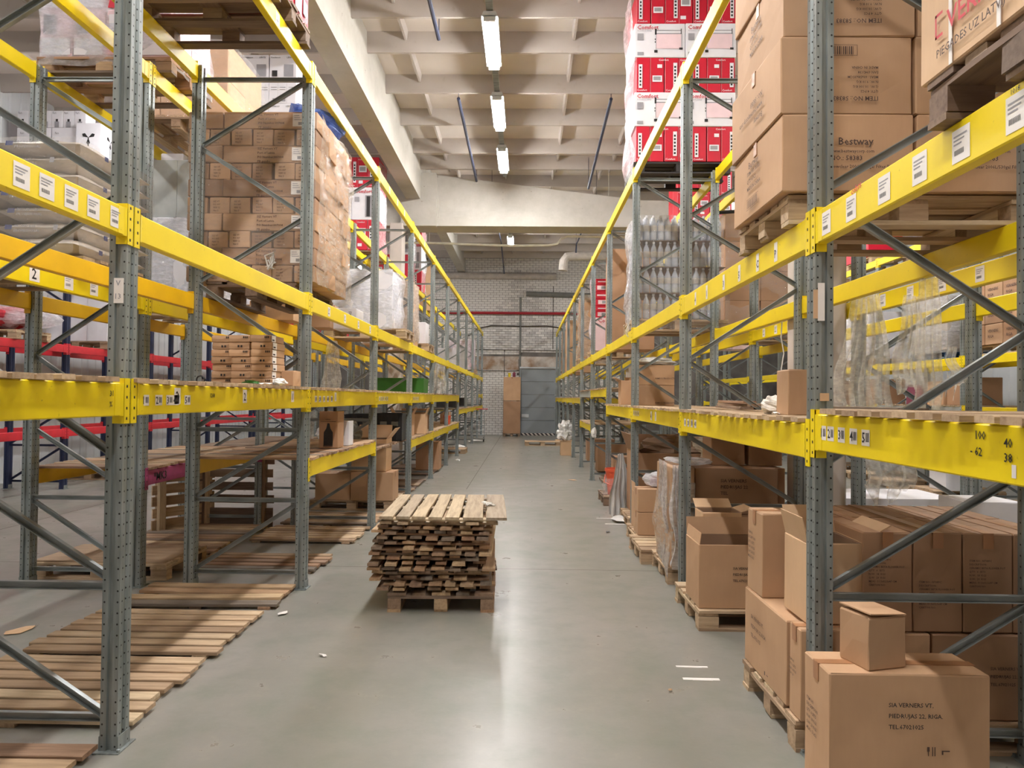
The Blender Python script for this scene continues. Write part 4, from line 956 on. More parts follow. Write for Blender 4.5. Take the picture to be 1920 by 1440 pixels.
pallet('pallet under the tall grey-white wrapped cartons behind the near left post', -3.62, 8.1, 2.461, 0, 'wood')
stack('tall pale grey carton', 'the pale load behind the near left post', -4.05, 7.7, 2.61, 3, 2, 1, .28, .4, .9, 'white_box', 'e')
stack('tall grey panel carton', 'the upper pale load behind the near left post', -4.02, 7.72, 3.515, 3, 2, 1, .27, .4, .62, 'grey_paint', 'e')
film_wrap('milky film around the wrapped pale load', -4.05, 7.7, 2.6, -3.2, 8.5, 3.5, 'film_cold', .015, .02, seed=13, faces='se')
carton('small white carton lying on top of the wrapped pale load, left one', -3.85, 7.95, 4.14, .24, .3, .09, 'white_box'); carton('small white carton on top of the wrapped pale load, right one', -3.5, 7.95, 4.14, .26, .3, .08, 'white_box')
# --- the first row's second level beyond the carton stack
carton('brown carton on the second level behind the post beyond the carton stack', -2.62, 9.25, 2.473, .36, .4, .3, 'card', tape='x', name='cardboard_box')
carton('brown carton standing left of the post on the second left level', -2.88, 8.4, 2.473, .5, .4, .22, 'card_pale')
carton('white carton with dark lettering on the second left level', -2.3, 9.4, 2.473, .3, .4, .26, 'white_box', texts=[('near', 'VERNERS', .05, .8, .08, 'ink_black', PI/2)])
pallet('pallet under the tall white wrapped load on the second left level', -2.35, 11.0, 2.471, 0, 'wood')
stack('white wrapped carton', 'the tall white wrapped load on the second left level', -2.85, 10.6, 2.618, 2, 2, 3, .45, .4, .28, 'white_box', 'e')
film_wrap('milky film around the tall white wrapped load', -2.85, 10.6, 2.6, -1.95, 11.4, 3.48, 'film_cold', .015, .03, seed=14, faces='se')
stack('grey wrapped carton', 'the grey wrapped load on the second left level', -2.75, 12.1, 2.48, 2, 2, 3, .42, .4, .36, 'card_pale', 'e')
film_wrap('milky film around the grey wrapped load', -2.75, 12.1, 2.5, -1.91, 12.9, 3.55, 'film_cold', .015, .03, seed=15, faces='se')
pallet('pallet under two white boxes on the second left level', -2.4, 13.9, 2.471, 0, 'wood')
for i in range(2): carton('%s of two wide white boxes with small print on the second left level' % ('left', 'right')[i], -2.7+.56*i, 13.85, 2.618, .53, .5, .4, 'white_box', texts=[('near', 'MADE IN PRC\nPO 37\nNW 8.5 KGS', .05, .2, .7)], ink='ink_grey', tape='y')
pallet('pallet under the wrapped pinkish load far down the left rack', -2.35, 26.3, 2.471, 0, 'wood')
stack('pale pink wrapped carton', 'the wrapped pinkish load far down the left rack', -2.85, 25.9, 2.618, 3, 2, 2, .33, .4, .52, 'pink_box', 'e')
film_wrap('milky film around the pinkish load far down the left rack', -2.85, 25.9, 2.6, -1.86, 26.7, 3.7, 'film_cold', .015, .02, seed=16, faces='se')
stack('grey wrapped bundle', 'the load on the far left second level', -2.8, 23.2, 2.48, 2, 1, 2, .45, .5, .35, 'white_box', 'e')
# --- red and white heater boxes on the top level, far left
def red_deco(o, i, j, k, a, c, h, seed=0):
    r = (i*7+k*3+j) % 4; R = []; 
    if r == 0: R = [(.15, .12, .42, .8, 0, 1)]+[(.22, .18+.1*q, .34, .24+.1*q, 1, 2) for q in range(6)]
    elif r == 1: R = [(.12, .5, .85, .72, 0, 1), (.2, .54, .75, .68, 2, 2), (.1, .12, .5, .22, 0, 1)]
    elif r == 2: R = [(.6, .15, .88, .85, 0, 1)]+[(.66, .2+.1*q, .8, .26+.1*q, 1, 2) for q in range(6)]
    else: R = [(.15, .3, .85, .48, 0, 1), (.22, .34, .75, .45, 2, 2), (.5, .7, .85, .8, 0, 1)]
    R.append((0, 0, .012, 1, 3, 1))
    decal(o, 'near', a, c, h, R, ['white_box', 'ink_black', 'ink_grey', 'pink_box'], [('Comfort', a*.2, .05 if r != 3 else .6, .9 if r % 2 else .03, 0, 0)])
def tall_red(desc, x0, y0, z0, nx, nz, seed, wr=.93):
    pallet('pallet under '+desc, x0+.55, y0+.42, z0, 0, 'wood')
    z = z0+.147
    for t in range(nz):
        if t % 2 == 0: stack('red heater carton', '%s tier, %s' % (ORD[t], desc[4:]), x0, y0, z, 5, 2, 1, .22, .4, .61, 'red_box', 'e', red_deco)
        else: stack('white heater carton', '%s tier, %s' % (ORD[t], desc[4:]), x0, y0, z, 2, 2, 1, .55, .4, .66, 'white_box', 'e', lambda o, i, j, k, a, c, h: decal(o, 'near', a, c, h, [(.1, .55, .27, .7, 1, 1), (.5, .08, .9, .75, 1, 1), (.55, .1, .68, .72, 2, 2)], ['ink_red', 'ink_grey', 'ink_black'], [('Comfort', .1, .1, .82, 0)]))
        z += .612 if t % 2 == 0 else .662
    film_wrap('milky film on the aisle side of '+desc, x0, y0, z0+.1, x0+1.1, y0+.8, z-.1, 'film_cold', .015, .03, seed=seed, faces='e')
tall_red('the first red-white tower far left', -4.1, 14.65, 4.431, 0, 3, 20)
tall_red('the second red-white tower far left', -4.02, 18.2, 4.431, 0, 3, 21)
tall_red('the third red-white tower far left', -4.05, 20.4, 4.431, 0, 3, 22)
carton('dark brown tall carton on the top level near the cross girder', -3.55, 24.0, 4.44, .5, .6, 1.5, 'card_dark'); carton('pale tall carton on the top level near the cross girder', -3.2, 24.0, 4.44, .18, .6, 1.45, 'card_pale')
stack('red wrapped carton', 'the red load on the second left row', -4.1, 12.0, 2.48, 3, 2, 3, .33, .4, .4, 'red_box', 'e', red_deco)
# --- eye-level deck items, left
zt = 1.696
for c_, (x, nl) in enumerate([(-2.375, 7), (-2.205, 7), (-2.04, 7)]):
    for k in range(nl):
        o = carton('flat brown carton, %s column, %s, left eye-level deck' % (('left', 'middle', 'right')[c_], 'bottom' if k == 0 else ('top' if k == 6 else ORD[k]+' up')), x+random.uniform(-.006, .006)+(-.02 if k > 3 and c_ == 1 else 0), 5.74+random.uniform(-.01, .01)+.04*(2-c_), zt+.056*k, .164, .3, .054, 'card', group='flat cartons on the left deck', seed=1)
        decal(o, 'near', .164, .3, .054, [(.45+.14*q, .3, .54+.14*q, .6, 0, 1) for q in range(2)] if k % 2 else [(.7+.08*q, .55, .75+.08*q, .85, 0, 1) for q in range(3)], ['ink_black'], off=.005)
        if c_ == 2: decal(o, 'right', .164, .3, .054, [(.0, .05, .3, .95, 0, 1), (.04, .2, .2, .4, 1, 2)], ['paper', 'ink_black'], off=.005)
carton('brown carton with a handwritten figure nine on the left eye-level deck', -1.94, 5.92, zt, .16, .2, .125, 'card', texts=[('near', '?9', .055, .15, .4, 'ink_black')])
blob('small green crumpled packet on the left eye-level deck', -2.06, 5.45, zt, .06, .05, .018, 'green', 4, cat='packet'); scrap('white sheet lying on the left eye-level deck', -1.93, 5.4, .08, 'paper', 21, z=zt+.003)
blob('crumpled clear scrap before the figure nine carton', -1.9, 5.62, zt, .05, .05, .03, 'film_white', 5)
t = thing('tape_ring', 'black ring lying beside the flat cartons on the left deck', 'ring', (-2.42, 5.4, zt)); b = MB(); b.tube([(.03*math.cos(q*PI/8), 0, .035+.03*math.sin(q*PI/8)) for q in range(17)], .006, 6, False); b.build('ring', 'blackc', t)
hang_film('clear plastic hanging down in the third left bay', -2.55, 9.6, 1.55, 2.35, .26, .0, 'film_thick', 3, 4, .45)
hang_film('clear plastic tail hanging below the eye-level deck at left', -2.7, 9.0, .95, 1.5, .2, 0, 'film_thick', 6, 3, .8)
hang_film('clear plastic strip hanging by the fifth left post', -1.95, 16.6, 1.7, 2.4, .3, 0, 'film_thick', 8, 3, .6)
tag(MB().box(-.49, -.3, 0, .49, .3, .26, w=.004).box(-.5, -.31, .24, .5, -.295, .265).box(-.49, -.305, .0, -.47, -.3, .26).box(.47, -.305, 0, .49, -.3, .26).build('green_box', 'green', None, T(-2.33, 13.5, zt)), 'long green painted box on the eye-level deck of the fourth left bay', 'box')
# --- low decks, left
o = carton('brown carton with a bottle-shaped window on the low left deck', -1.97, 7.42, 1.096, .19, .24, .37, 'card_dark', name='window_carton')
P_ = [(.05, .03), (.14, .03), (.14, .16), (.115, .2), (.105, .25), (.085, .25), (.075, .2), (.05, .16)]
MB().prism([(x_-.095, z_) for x_, z_ in P_], -.1245, -.118, 'y').build('bottle_window', 'ink_black', o)
decal(o, 'near', .19, .24, .37, [(.1, .72, .9, .73, 0, 1), (.25, .05, .75, .08, 0, 1)], ['ink'], [('vino', .03, .35, .76, 0)])
for sx_ in (-.05, .04): MB().box(sx_-.012, -.05, .368, sx_+.012, .0, .41).build('flap', 'blackc', o)
carton('white carton behind the bottle-window carton on the low left deck', -1.93, 7.8, 1.096, .14, .2, .26, 'white_box')
def crate(label, x, y, z, w_, d_, h):
    t = thing('plastic_crate', label, 'crate', (x, y, z)); b = MB(); a, c = w_/2, d_/2
    b.box(-a, -c, 0, a, c, .01)
    for (x0, y0, x1, y1) in ((-a, -c, a, -c+.012), (-a, c-.012, a, c), (-a, -c, -a+.012, c), (a-.012, -c, a, c)): b.box(x0, y0, 0, x1, y1, h)
    for q in range(6): b.box(-a+w_*q/5-.006 if q else -a, -c-.008, .01, -a+w_*q/5+.006, -c, h-.02)
    b.box(-a-.012, -c-.012, h-.025, a+.012, -c+.004, h).box(-a-.012, c-.004, h-.025, a+.012, c+.012, h).box(a-.004, -c, h-.025, a+.012, c, h).box(-a-.012, -c, h-.025, -a+.004, c, h)
    b.build('shell', 'blackc', t)
    for q in (-1, 1): MB().box(q*a*.45-.05, -c-.016, h*.55, q*a*.45+.05, -c-.004, h*.7).build('handle', 'duct_grey', t)
    return t
crate('left black plastic crate on the low deck of the fourth left bay', -2.5, 11.2, .95, .45, .4, .4); crate('right black plastic crate on the low deck of the fourth left bay', -2.05, 11.2, .95, .38, .4, .42)
blob('crumpled grey plastic heap left of the black crates', -2.7, 10.4, .95, .25, .25, .14, 'film_cold', 7); blob('dark wrinkled bag beside the black crates', -2.45, 10.3, .95, .15, .15, .16, 'duct_grey', 8)
carton('open brown box with a white label on the low fourth left deck', -2.1, 12.6, .95, .34, .3, .38, 'card', open_top=True, flaps=(('e', 1.1, .12), ('w', 1.1, .12)))
carton('second open brown box on the low left deck past the crates', -1.96, 13.4, .95, .3, .3, .36, 'card_pale', open_top=True, flaps=(('e', 1.2, .12),))
carton('wide brown carton on the low left deck far along', -2.3, 15.6, .95, .6, .5, .42, 'card_dark'); carton('small brown carton beside an orange tub on the low left deck', -2.0, 18.4, .95, .25, .25, .3, 'card')
tag(MB().lathe([(.07, 0), (.09, .2), (.095, .2), (.095, .22), (.05, .22)], 12).build('tub', 'orange', None, T(-1.92, 18.0, .95)), 'orange tub on the low far left deck', 'tub')
tag(MB().box(-.3, -.3, 0, .3, .3, .28, w=.01).box(-.32, -.32, .25, .32, -.3, .28).build('dark_case', 'blackc', None, T(-2.3, 21.6, 1.305)), 'black case on the far waist-high left deck', 'case')
tag(MB().box(-.4, -.3, 0, .4, .3, .3, w=.01).box(-.42, -.32, .27, .42, -.3, .3).build('dark_case', 'blackc', None, T(-2.35, 19.0, 1.698) if 0 else T(-2.35, 24.3, 1.305)), 'second black case farther on the waist-high left deck', 'case')
# --- blue rack: loads
def fan_deco(o, i, j, k, a, c, h):
    if k == 1: decal(o, 'near', a, c, h, [(.2, .08, .8, .2, 0, 1), (.1, .75, .9, .78, 0, 1), (.1, .6, .8, .62, 0, 1)], ['ink_grey'])
    else: decal(o, 'near', a, c, h, [(.3, .0, .7, .35, 0, 1), (.4, .35, .6, .5, 1, 1)], ['ink_grey', 'ink_black'], [('fan', .06, .1, .8, 0)])
pallet('pallet under white fan boxes on the blue rack top level', -8.4, 13.1, 4.431, 0, 'wood')
stack('white fan box', 'the fan load on the blue rack by the far wall', -9.05, 12.7, 4.578, 2, 2, 3, .62, .4, .58, 'white_box', 'e', fan_deco)
b = MB(); 
for q in range(3):
    a_ = q*2*PI/3+.5; b.add([(0, 0, 0), (.1*math.cos(a_-.35), .1*math.sin(a_-.35), 0), (.13*math.cos(a_), .13*math.sin(a_), 0), (.1*math.cos(a_+.35), .1*math.sin(a_+.35), 0)], [(0, 1, 2, 3)])
b.add([(-.01, -.3, 0), (.01, -.3, 0), (.01, 0, 0), (-.01, 0, 0)], [(0, 1, 2, 3)])
b2 = b.mesh('printed_picture', 'ink_black')
o = carton('white fan box with a black propeller picture high on the blue rack', -7.72, 12.9, 5.76, .45, .55, .62, 'white_box'); link('printed_picture', b2, o, face_m('near', .45, .55, .62, .5, .58, .006)); link('printed_picture', b2, o, face_m('right', .45, .55, .62, .5, .58, .006))
stack('slim white carton', 'the slim upper tier on the fan load', -9.05, 12.7, 6.325, 6, 1, 1, .205, .3, .3, 'white_box', 'e', fan_deco)
carton('red carton beside the fan boxes on the blue rack', -7.75, 14.4, 4.44, .6, .6, 1.75, 'red_box')
pallet('pallet under the white wrapped load on the red beams', -8.3, 13.7, 2.441, 0, 'wood')
stack('tall white carton', 'the white load on the red beams', -8.85, 13.3, 2.588, 3, 2, 1, .38, .4, .85, 'white_box', 'e')
blob('wrapped reddish bag load on the red beams at the left edge', -8.2, 11.3, 2.6, .75, .5, .3, 'film_cold', 9, cat='bag', name='wrapped_load'); pallet('pallet under the reddish bags on the red beams', -8.3, 11.3, 2.441, 0, 'wood')
blob('blue and red bags under film on the red beams', -8.3, 11.2, 2.59, .6, .4, .2, 'ink_red', 10, cat='bag', name='wrapped_load')
tag(MB().lathe([(.2, 0), (.2, .4), (.19, .42)], 14).build('paper_roll', 'white_box', None, T(-8.1, 17.4, 2.441)), 'white roll standing on the red beams farther along', 'roll')
pallet('pale pallet lying on the floor by the far blue rack', -8.2, 14.0, 0, 0, 'wood')

# ================================================================ LOADS: RIGHT RACK
random.seed(31)
pallet('pallet under the big brown pump cartons on the right rack', 1.86, 3.93, 2.471, 0, 'wood')
PT = 'PUMP.com\nITEM NO.: 58383\nFlowclear 2006L/530gal Filter Pump\n/'
for k in range(4):
    for i in range(2):
        for j in range(1):
            x0 = 1.215+.64*i+(.0, -.012, .012, 0)[k]; dx, dy, dz = .63, .80, .372
            if k == 0: tx = [('near', 'Bestway', .05, .42, .6), ('near', 'www.bestwaycorp.com', .022, .36, .5), ('near', 'NO.: 58383', .032, .36, .4), ('near', 'Flowclear 2006L/530gal Filter Pump', .022, .36, .3)]
            else: tx = [('near', 'ITEM NO.: 58383', .03, .74, .22, 'ink', PI), ('near', 'QTY: 4 PCS\nG.W.: 10.100 KG\nN.W.: 9.10 KG\nMEAS.: 60x58x35CM\nEAN 6942138\nMADE IN CHINA', .017, .74, .3, 'ink', PI)]
            if k == 3: tx = [('near', 'MADE IN CHINA', .024, .4, .12)]
            tx += [('left', 'ITEM NO. 58383\nQTY: 4 PCS\nMADE IN CHINA', .03, .35, .6), ('left', 'Bestway', .05, .38, .7)] if k != 1 else [('left', 'Bestway\nwww.bestwaycorp.com\nNO.: 58383', .04, .7, .3, 'ink', PI)]
            o = carton('big brown pump carton, %s column, %s on the near right pallet' % (('left', 'right')[i], ['bottom', 'second', 'third', 'top'][k]), x0+dx/2, 3.5+dy/2, 2.62+k*.374, dx-.008, dy, dz, 'card', group='big brown pump cartons', texts=tx if (i == 0 or k == 0) else (), tape='x', seed=k, rz=(0, .01, -.012, 0)[k])
            u0, v0 = (.3, .55) if k == 1 else (.36, .35)
            if k in (1, 3) and i == 0: decal(o, 'near', dx, dy, dz, [(u0, v0+.2, u0+.28, v0+.205, 0, 1), (u0, v0+.335, u0+.28, v0+.34, 0, 1), (u0, v0+.2, u0+.003, v0+.34, 0, 1), (u0+.277, v0+.2, u0+.28, v0+.34, 0, 1)]+[(u0+.02+.015*q, v0+.215, u0+.024+.015*q+.003*(q % 3), v0+.32, 0, 1) for q in range(16)], ['ink'], name='barcode')
            if k == 0 and i == 0: decal(o, 'left', dx, dy, dz, [(.35, .1, .6, .105, 0, 1), (.35, .25, .6, .255, 0, 1)]+[(.36+.014*q, .12, .364+.014*q+.002*(q % 3), .24, 0, 1) for q in range(16)], ['ink'], name='barcode')
pallet('weathered pallet at the top right edge on the right rack', 1.86, 1.9, 2.471, 0, 'wood_dark')
o = carton('brown carton with red lettering and white straps at the top right edge', 1.66, 1.93, 2.618, .82, .8, .75, 'card_pale', texts=[('left', 'VERNERS', .085, .2, .14, 'ink_red'), ('left', 'PIEGADES UZ LATVIJU', .035, .13, .06, 'ink')])
b = MB()
for y_ in (.01, .23): b.box(-.416, y_-.008, 0, -.414, y_+.008, .75).box(-.416, y_-.008, .75, .41, y_+.008, .752)
b.build('strap', 'paper', o); decal(o, 'left', .82, .8, .75, [(.12, .14, .13, .24, 0, 1), (.12, .14, .17, .152, 0, 1), (.12, .228, .17, .24, 0, 1)], ['ink_red'])
# heater pallet high in the third right bay
pallet('black pallet under the red and white heater cartons high on the right', 1.92, 9.47, 4.431, 0, 'black_pl')
z = 4.579
def heater_deco(o, i, j, k, a, c, h):
    fl_ = (i+int(o.location.z*3)) % 2
    P = [(.05, .5, .17, .7, 0, 1), (.05, .06, .17, .15, 0, 1), (.42, .25, .92, .76, 3, 1), (.42, .68, .92, .8, 0, 2), (.43, .71, .91, .77, 2, 3), (.395, .66, .43, .84, 1, 4), (.91, .68, .925, .84, 1, 4)]
    P += [(.415, .2, .425, .66, 0, 2), (.93, .25, .937, .7, 0, 2), (.385, .13, .45, .21, 1, 3), (.88, .22, .95, .28, 1, 3), (.395, .42, .41, .47, 1, 2), (.395, .5, .41, .55, 1, 2)]
    m = face_m('near', a, c, h, 0, 0, .007)
    if fl_ and k == 0: pass
    d_ = decal(o, 'near', a, c, h, P, ['ink_grey', 'ink_black', 'white_box', 'pink_box', 'ink_red'], [('Comfort', .075, .04, .82, 4), ('Konvektora silditajs', .022, .05, .76, 0)], off=.007)
for t_ in range(5):
    if t_ % 2 == 0: stack('red heater carton', '%s tier, high right heater load' % ORD[t_], 1.345, 9.06, z, 7, 2, 1, .176, .4, .435, 'red_box', 'w', red_deco); z += .437
    else: stack('white heater carton', '%s tier, high right heater load' % ORD[t_], 1.32, 9.05, z, 2, 2, 1, .63, .4, .425, 'white_box', 'w', heater_deco); z += .427
film_wrap('milky stretch film down the aisle side of the heater load', 1.33, 9.06, 4.35, 2.58, 9.86, z-.02, 'film_cold', .02, .035, seed=30, faces='w', nz=20)

# bottles
pallet('pallet under the shrink-wrapped clear bottles on the right rack', 1.92, 9.5, 2.471, 0, 'wood')
bot = MB().lathe([(.036, 0), (.042, .012), (.042, .09), (.038, .1), (.042, .11), (.042, .19), (.036, .225), (.015, .275), (.013, .29)], 10).mesh('bottle', 'bottle', True)
capm = MB().lathe([(.016, .288), (.016, .312), (.014, .314)], 8).mesh('cap', 'white_box'); labm = MB().lathe([(.0427, .115), (.0429, .12), (.0429, .18), (.0427, .185)], 10).mesh('label_band', 'duct')
for k in range(4):
    for i in range(12):
        for j in range(7):
            if not (j == 0 or i == 0 or k == 3 and j < 3): continue
            o = link('bottle', bot, None, T(1.41+.089*i+random.uniform(-.004, .004), 9.15+.09*j, 2.625+.327*k)); link('cap', capm, o)
            if j == 0: link('label_band', labm, o)
            tag(o, 'clear bottle, %s, %s of the bottle pallet' % (('%s from the left' % ORD[i]) if j == 0 else 'row %s back, %s column' % (ORD[j], ORD[i]), ['bottom tier', 'second tier', 'third tier', 'top tier'][k]), 'bottle', 'clear bottles on the right rack')
for k in range(1, 4): tag(MB().box(-.56, -.34, 0, .56, .34, .004, w=.001).build('tier_sheet', 'card_in', None, T(1.92, 9.45, 2.62+.327*k-.004)), 'thin sheet between bottle tiers, %s from the bottom' % ORD[k-1], 'board')
film_wrap('milky stretch film around the bottles on the right rack', 1.36, 9.1, 2.5, 2.45, 9.85, 3.92, 'film_bottle', .008, .012, seed=32, faces='sw', nz=16)
film_wrap('cloudy film bunched on the aisle side of the bottles', 1.355, 9.12, 2.5, 2.45, 9.85, 3.9, 'film_cold', .014, .03, seed=33, faces='w', nz=16)
# loads farther along the right rack
pallet('pallet under red and white cartons far along the right rack', 1.95, 15.5, 2.471, 0, 'wood')
o = carton('pale Comfort carton under the red cartons far along the right', 1.75, 15.4, 2.618, .66, .6, .68, 'pink_box', texts=[('near', 'Comfort', .12, .1, .85, 'ink_red')])
decal(o, 'near', .66, .6, .68, [(.62, .45, .9, .78, 0, 1)], ['ink_grey'])
zz_ = 3.3
for i in range(6):
    h = (.14, .11, .14, .16, .14, .12)[i]; o = carton('%s red carton, %s up, in the column on the pale Comfort carton' % (('flat', 'wide')[i % 2], ORD[i]), 1.76+random.uniform(-.02, .02), 15.4, zz_, .68, .55, h-.004, 'red_box')
    decal(o, 'near', .68, .55, h, [(.08, .2, .6, .8, 0, 1), (.2, .3, .36, .7, 1, 2)] if i % 2 == 0 else [(.08, .35, .6, .55, 0, 1)], ['pink_box', 'ink_grey']); zz_ += h
film_wrap('milky film around the red column far along the right rack', 1.4, 15.1, 2.55, 2.12, 15.7, 4.1, 'film_cold', .015, .04, seed=34, faces='w', nz=12)
pallet('pallet under wrapped brown goods far down the right rack', 1.9, 18.6, 2.471, 0, 'wood')
stack('brown wrapped carton', 'the tawny wrapped load far down the right rack', 1.36, 18.2, 2.618, 3, 2, 3, .35, .4, .5, 'card', 'w')
film_wrap('creased film around the tawny load far down the right rack', 1.36, 18.2, 2.5, 2.4, 19.0, 4.2, 'film_thick', .02, .05, seed=35, faces='sw', nz=14)
carton('tall brown carton far down the right rack before the brick wall', 1.75, 24.3, 2.48, .8, .8, 1.7, 'card'); carton('tall brown carton near the end of the right rack', 1.75, 27.0, 2.48, .8, .8, 1.6, 'card_dark')
carton('dark brown carton on the far right rack behind the bottles', 1.85, 13.1, 2.48, .76, .8, 1.75, 'card_dark')
hang_film('bunched tan film hanging at the corner of the bottle pallet', 1.33, 9.35, 2.38, 2.8, .05, .2, 'film_thick', 11, 3, .8, depth=.03)
# second right row
pallet('pallet under the wrapped brown cartons in the second right row', 3.3, 10.85, 2.461, 0, 'wood')
stack('brown carton', 'the wrapped brown load in the second right row', 2.82, 10.4, 2.61, 2, 2, 4, .5, .42, .42, 'card_dark', 'w')
film_wrap('clear film around the brown load in the second right row', 2.82, 10.4, 2.5, 3.82, 11.3, 4.3, 'film', .015, .03, seed=36, faces='sw', nz=14)
pallet('pallet under red cartons high in the second right row', 3.3, 13.95, 4.431, 0, 'wood')
stack('red carton', 'the red load high in the second right row', 2.78, 13.5, 4.578, 5, 2, 3, .2, .42, .42, 'red_box', 'w', red_deco)
t = thing('strap_handle', 'black bent tube hanging by the red load high on the right', 'tube', (2.6, 9.9, 4.2)); MB().tube([(-.1, 0, -.05), (.3, 0, -.02), (.42, 0, .05), (.45, 0, .3), (.42, 0, .42), (.2, 0, .46)], .025, 8).build('tube', 'blackc', t)
stack('pale wrapped bale', 'the low bales under the bottles in the second right row', 2.8, 12.3, 2.47, 3, 1, 1, .33, .5, .32, 'pink_box', 'w')
# eye-level right deck
zt = 1.541
carton('plain brown carton standing on the right eye-level deck by the near post', 1.46, 4.0, zt, .125, .18, .245, 'card', axis='y')
blob('crumpled patterned paper beside the plain carton on the right deck', 1.42, 4.22, zt, .065, .1, .055, 'pattern', 11, cat='paper', name='crumpled_paper')
scrap('white slip under the crumpled patterned paper', 1.38, 4.05, .04, 'paper', 22, z=zt+.003)
for k in range(2): carton(('lower', 'upper')[k]+' of two square brown cartons on the third right deck', 1.62, 9.35, zt+.255*k, .48, .4, .252, 'card', texts=[('near', 'RIMEUS PRODUCTS', .028, .5, .3 if k else .1)], tape='x')
blob('folded white and grey plastic on top of the two square cartons', 1.64, 9.3, zt+.512, .26, .2, .05, 'film_white', 12)
carton('open brown carton behind the two square cartons', 1.62, 11.0, zt, .3, .3, .3, 'card', open_top=True, flaps=(('s', 1.3, .1), ('w', .5, .12)))
for i in range(3): carton('narrow tall brown carton on the third right deck, %s from the aisle' % ORD[i], 1.42+.17*i, 10.45+.1*i, zt, .15, .3, .34+.04*(i % 2), 'card', flaps=(('w', .4, .1),) if i == 0 else ())
# plastics hanging at right
hang_film('wide clear plastic curtain hanging behind the near right post', 2.52, 5.45, 1.55, 2.42, .5, .25, 'film_thick', 13, 6, .45, depth=.07)
hang_film('second clear plastic hanging from the rear right beam', 2.62, 5.0, 1.72, 2.34, .3, .2, 'film_thick', 14, 4, .5, depth=.05)
hang_film('narrow clear plastic strip hanging in the second right bay', 2.36, 4.32, 1.6, 2.49, .17, .05, 'film_thick', 15, 3, .7, depth=.03)
hang_film('torn end of the narrow plastic strip', 2.52, 4.36, 1.72, 1.95, .12, .05, 'film_thick', 16, 2, .6, depth=.02)
tag(MB().tube([(2.34, 6.7, 2.42), (2.335, 6.72, 2.2), (2.36, 6.72, 2.05), (2.33, 6.7, 1.9), (2.35, 6.7, 1.6)], .006, 5).build('string', 'film_white', None), 'pale string hanging from the rear right beam', 'string')
hang_film('clear plastic hanging below the eye-level deck at right', 2.75, 5.6, .95, 1.45, .4, .1, 'film_thick', 17, 4, .8)
# --- floor level, right
pallet('pallet under the Verners boxes by the near right post', 1.86, 3.82, 0, 0, 'wood'); None
VT = 'SIA VERNERS VT,\n\nPIEDRUJAS 22, RIGA.\n\nTEL.67021025'
o = carton('big brown address box in the front right corner', 1.485, 2.975, 0, .61, .25, .574, 'card', texts=[('near', VT, .023, .36, .79)], ink='ink_black', tape='x', seed=2)
decal(o, 'near', .61, .25, .574, [(.60, .5, .615, .53, 0, 1), (.605, .47, .61, .5, 0, 1), (.63, .47, .636, .53, 0, 1), (.645, .47, .651, .53, 0, 1), (.69, .5, .74, .508, 0, 1), (.69, .48, .7, .5, 0, 1)], ['ink'])
decal(o, 'left', .61, .25, .574, [], ['ink'], [('ITEM NO.\nDESCRIPTION\nQTY: 6 SETS\nN.W: 18 KGS\nG.W: 20 KGS\nMEAS.: 51x52', .018, .2, .7, 0)])
MB().box(-.33, -.128, .30, -.3055, -.06, .44).build('tape', 'tape', o) if 0 else None
o = carton('small cube carton with a loose lid on top of the front box', 1.40, 2.975, .5745, .175, .165, .205, 'card', rz=.27)
MB().box(-.083, -.088, 0, .083, .088, .005).text('AQUA', .04, T(-.05, -.0, .006)).build('flap', 'card', o, T(0, 0, .213) @ Matrix.Rotation(.06, 4, 'Y'))
o = carton('long brown address box along the aisle on the near right pallet', 1.42, 3.9, .147, .3, .66, .41, 'card', axis='y', tape='y', texts=[('left', VT, .028, .2, .66)], ink='ink'); 
decal(o, 'left', .3, .66, .41, [(.55, .1, .57, .15, 0, 1), (.6, .12, .64, .13, 0, 1)], ['ink'])
o = carton('narrow brown carton standing at the near end of the address box', 1.44, 3.47, .147, .33, .135, .42, 'card', tape='x', texts=[('left', 'ITEM NO.\nQTY: 6 SETS\nN.W: 18 KGS\nG.W: 20', .016, .15, .6)])
o = carton('upright brown carton on top of the long address box', 1.39, 4.09, .559, .22, .25, .45, 'card', tape='x', texts=[('left', 'ITEM NO.\nDESCRIPTION:\nQTY: 6 SETS\nN.W: 18 KGS\nG.W: 20 KGS\nMEAS 51x52', .02, .12, .7)])
carton('open brown box with raised flaps behind the near right post', 1.46, 3.62, .572, .26, .3, .38, 'card_pale', open_top=True, flaps=(('w', 1.35, .12), ('e', .55, .16), ('n', 1.2, .14), ('s', 1.75, .12) if 0 else ('n', .9, .05)))
CT = 'ITEM NO.: NT089C\nDESCRIPTION:\nCERAMIC BETA FLOWER POT\nQTY:  6  SETS\nN.W:  18  KGS\nG.W:  20  KGS\nMEAS.: 51.5x52.5x47 CM\nCARTON NO.'
for i in range(4):
    for j in range(2):
        carton('tall flower pot carton, %s from left, %s, near right pallet' % (ORD[i], ('front row', 'back row')[j]), 1.7+.232*i, 3.68+.45*j, .548, .226, .44, .46, 'card_dark', group='flower pot cartons', tape='y', texts=[('near', CT, .0125, .1, .72 if i != 1 else .5)] if j == 0 else ())
for i, (x, w_) in enumerate(((1.74, .3), (2.19, .58))): carton('%s brown carton beneath the flower pot cartons' % ('narrow pale', 'wide dark')[i], x, 3.75, .147, w_, .6, .395, 'card' if i == 0 else 'card_dark', texts=[('near', VT, .02, .45, .6)] if i else ())
pallet('second pallet behind the flower pot cartons', 2.35, 4.7, 0, 0, 'wood'); 
for i in range(3): carton('brown carton on the floor pallet behind the flower pots, %s from the left' % ORD[i], 1.95+.38*i, 4.7, .147, .36, .6, .45+.03*i, 'card_dark')
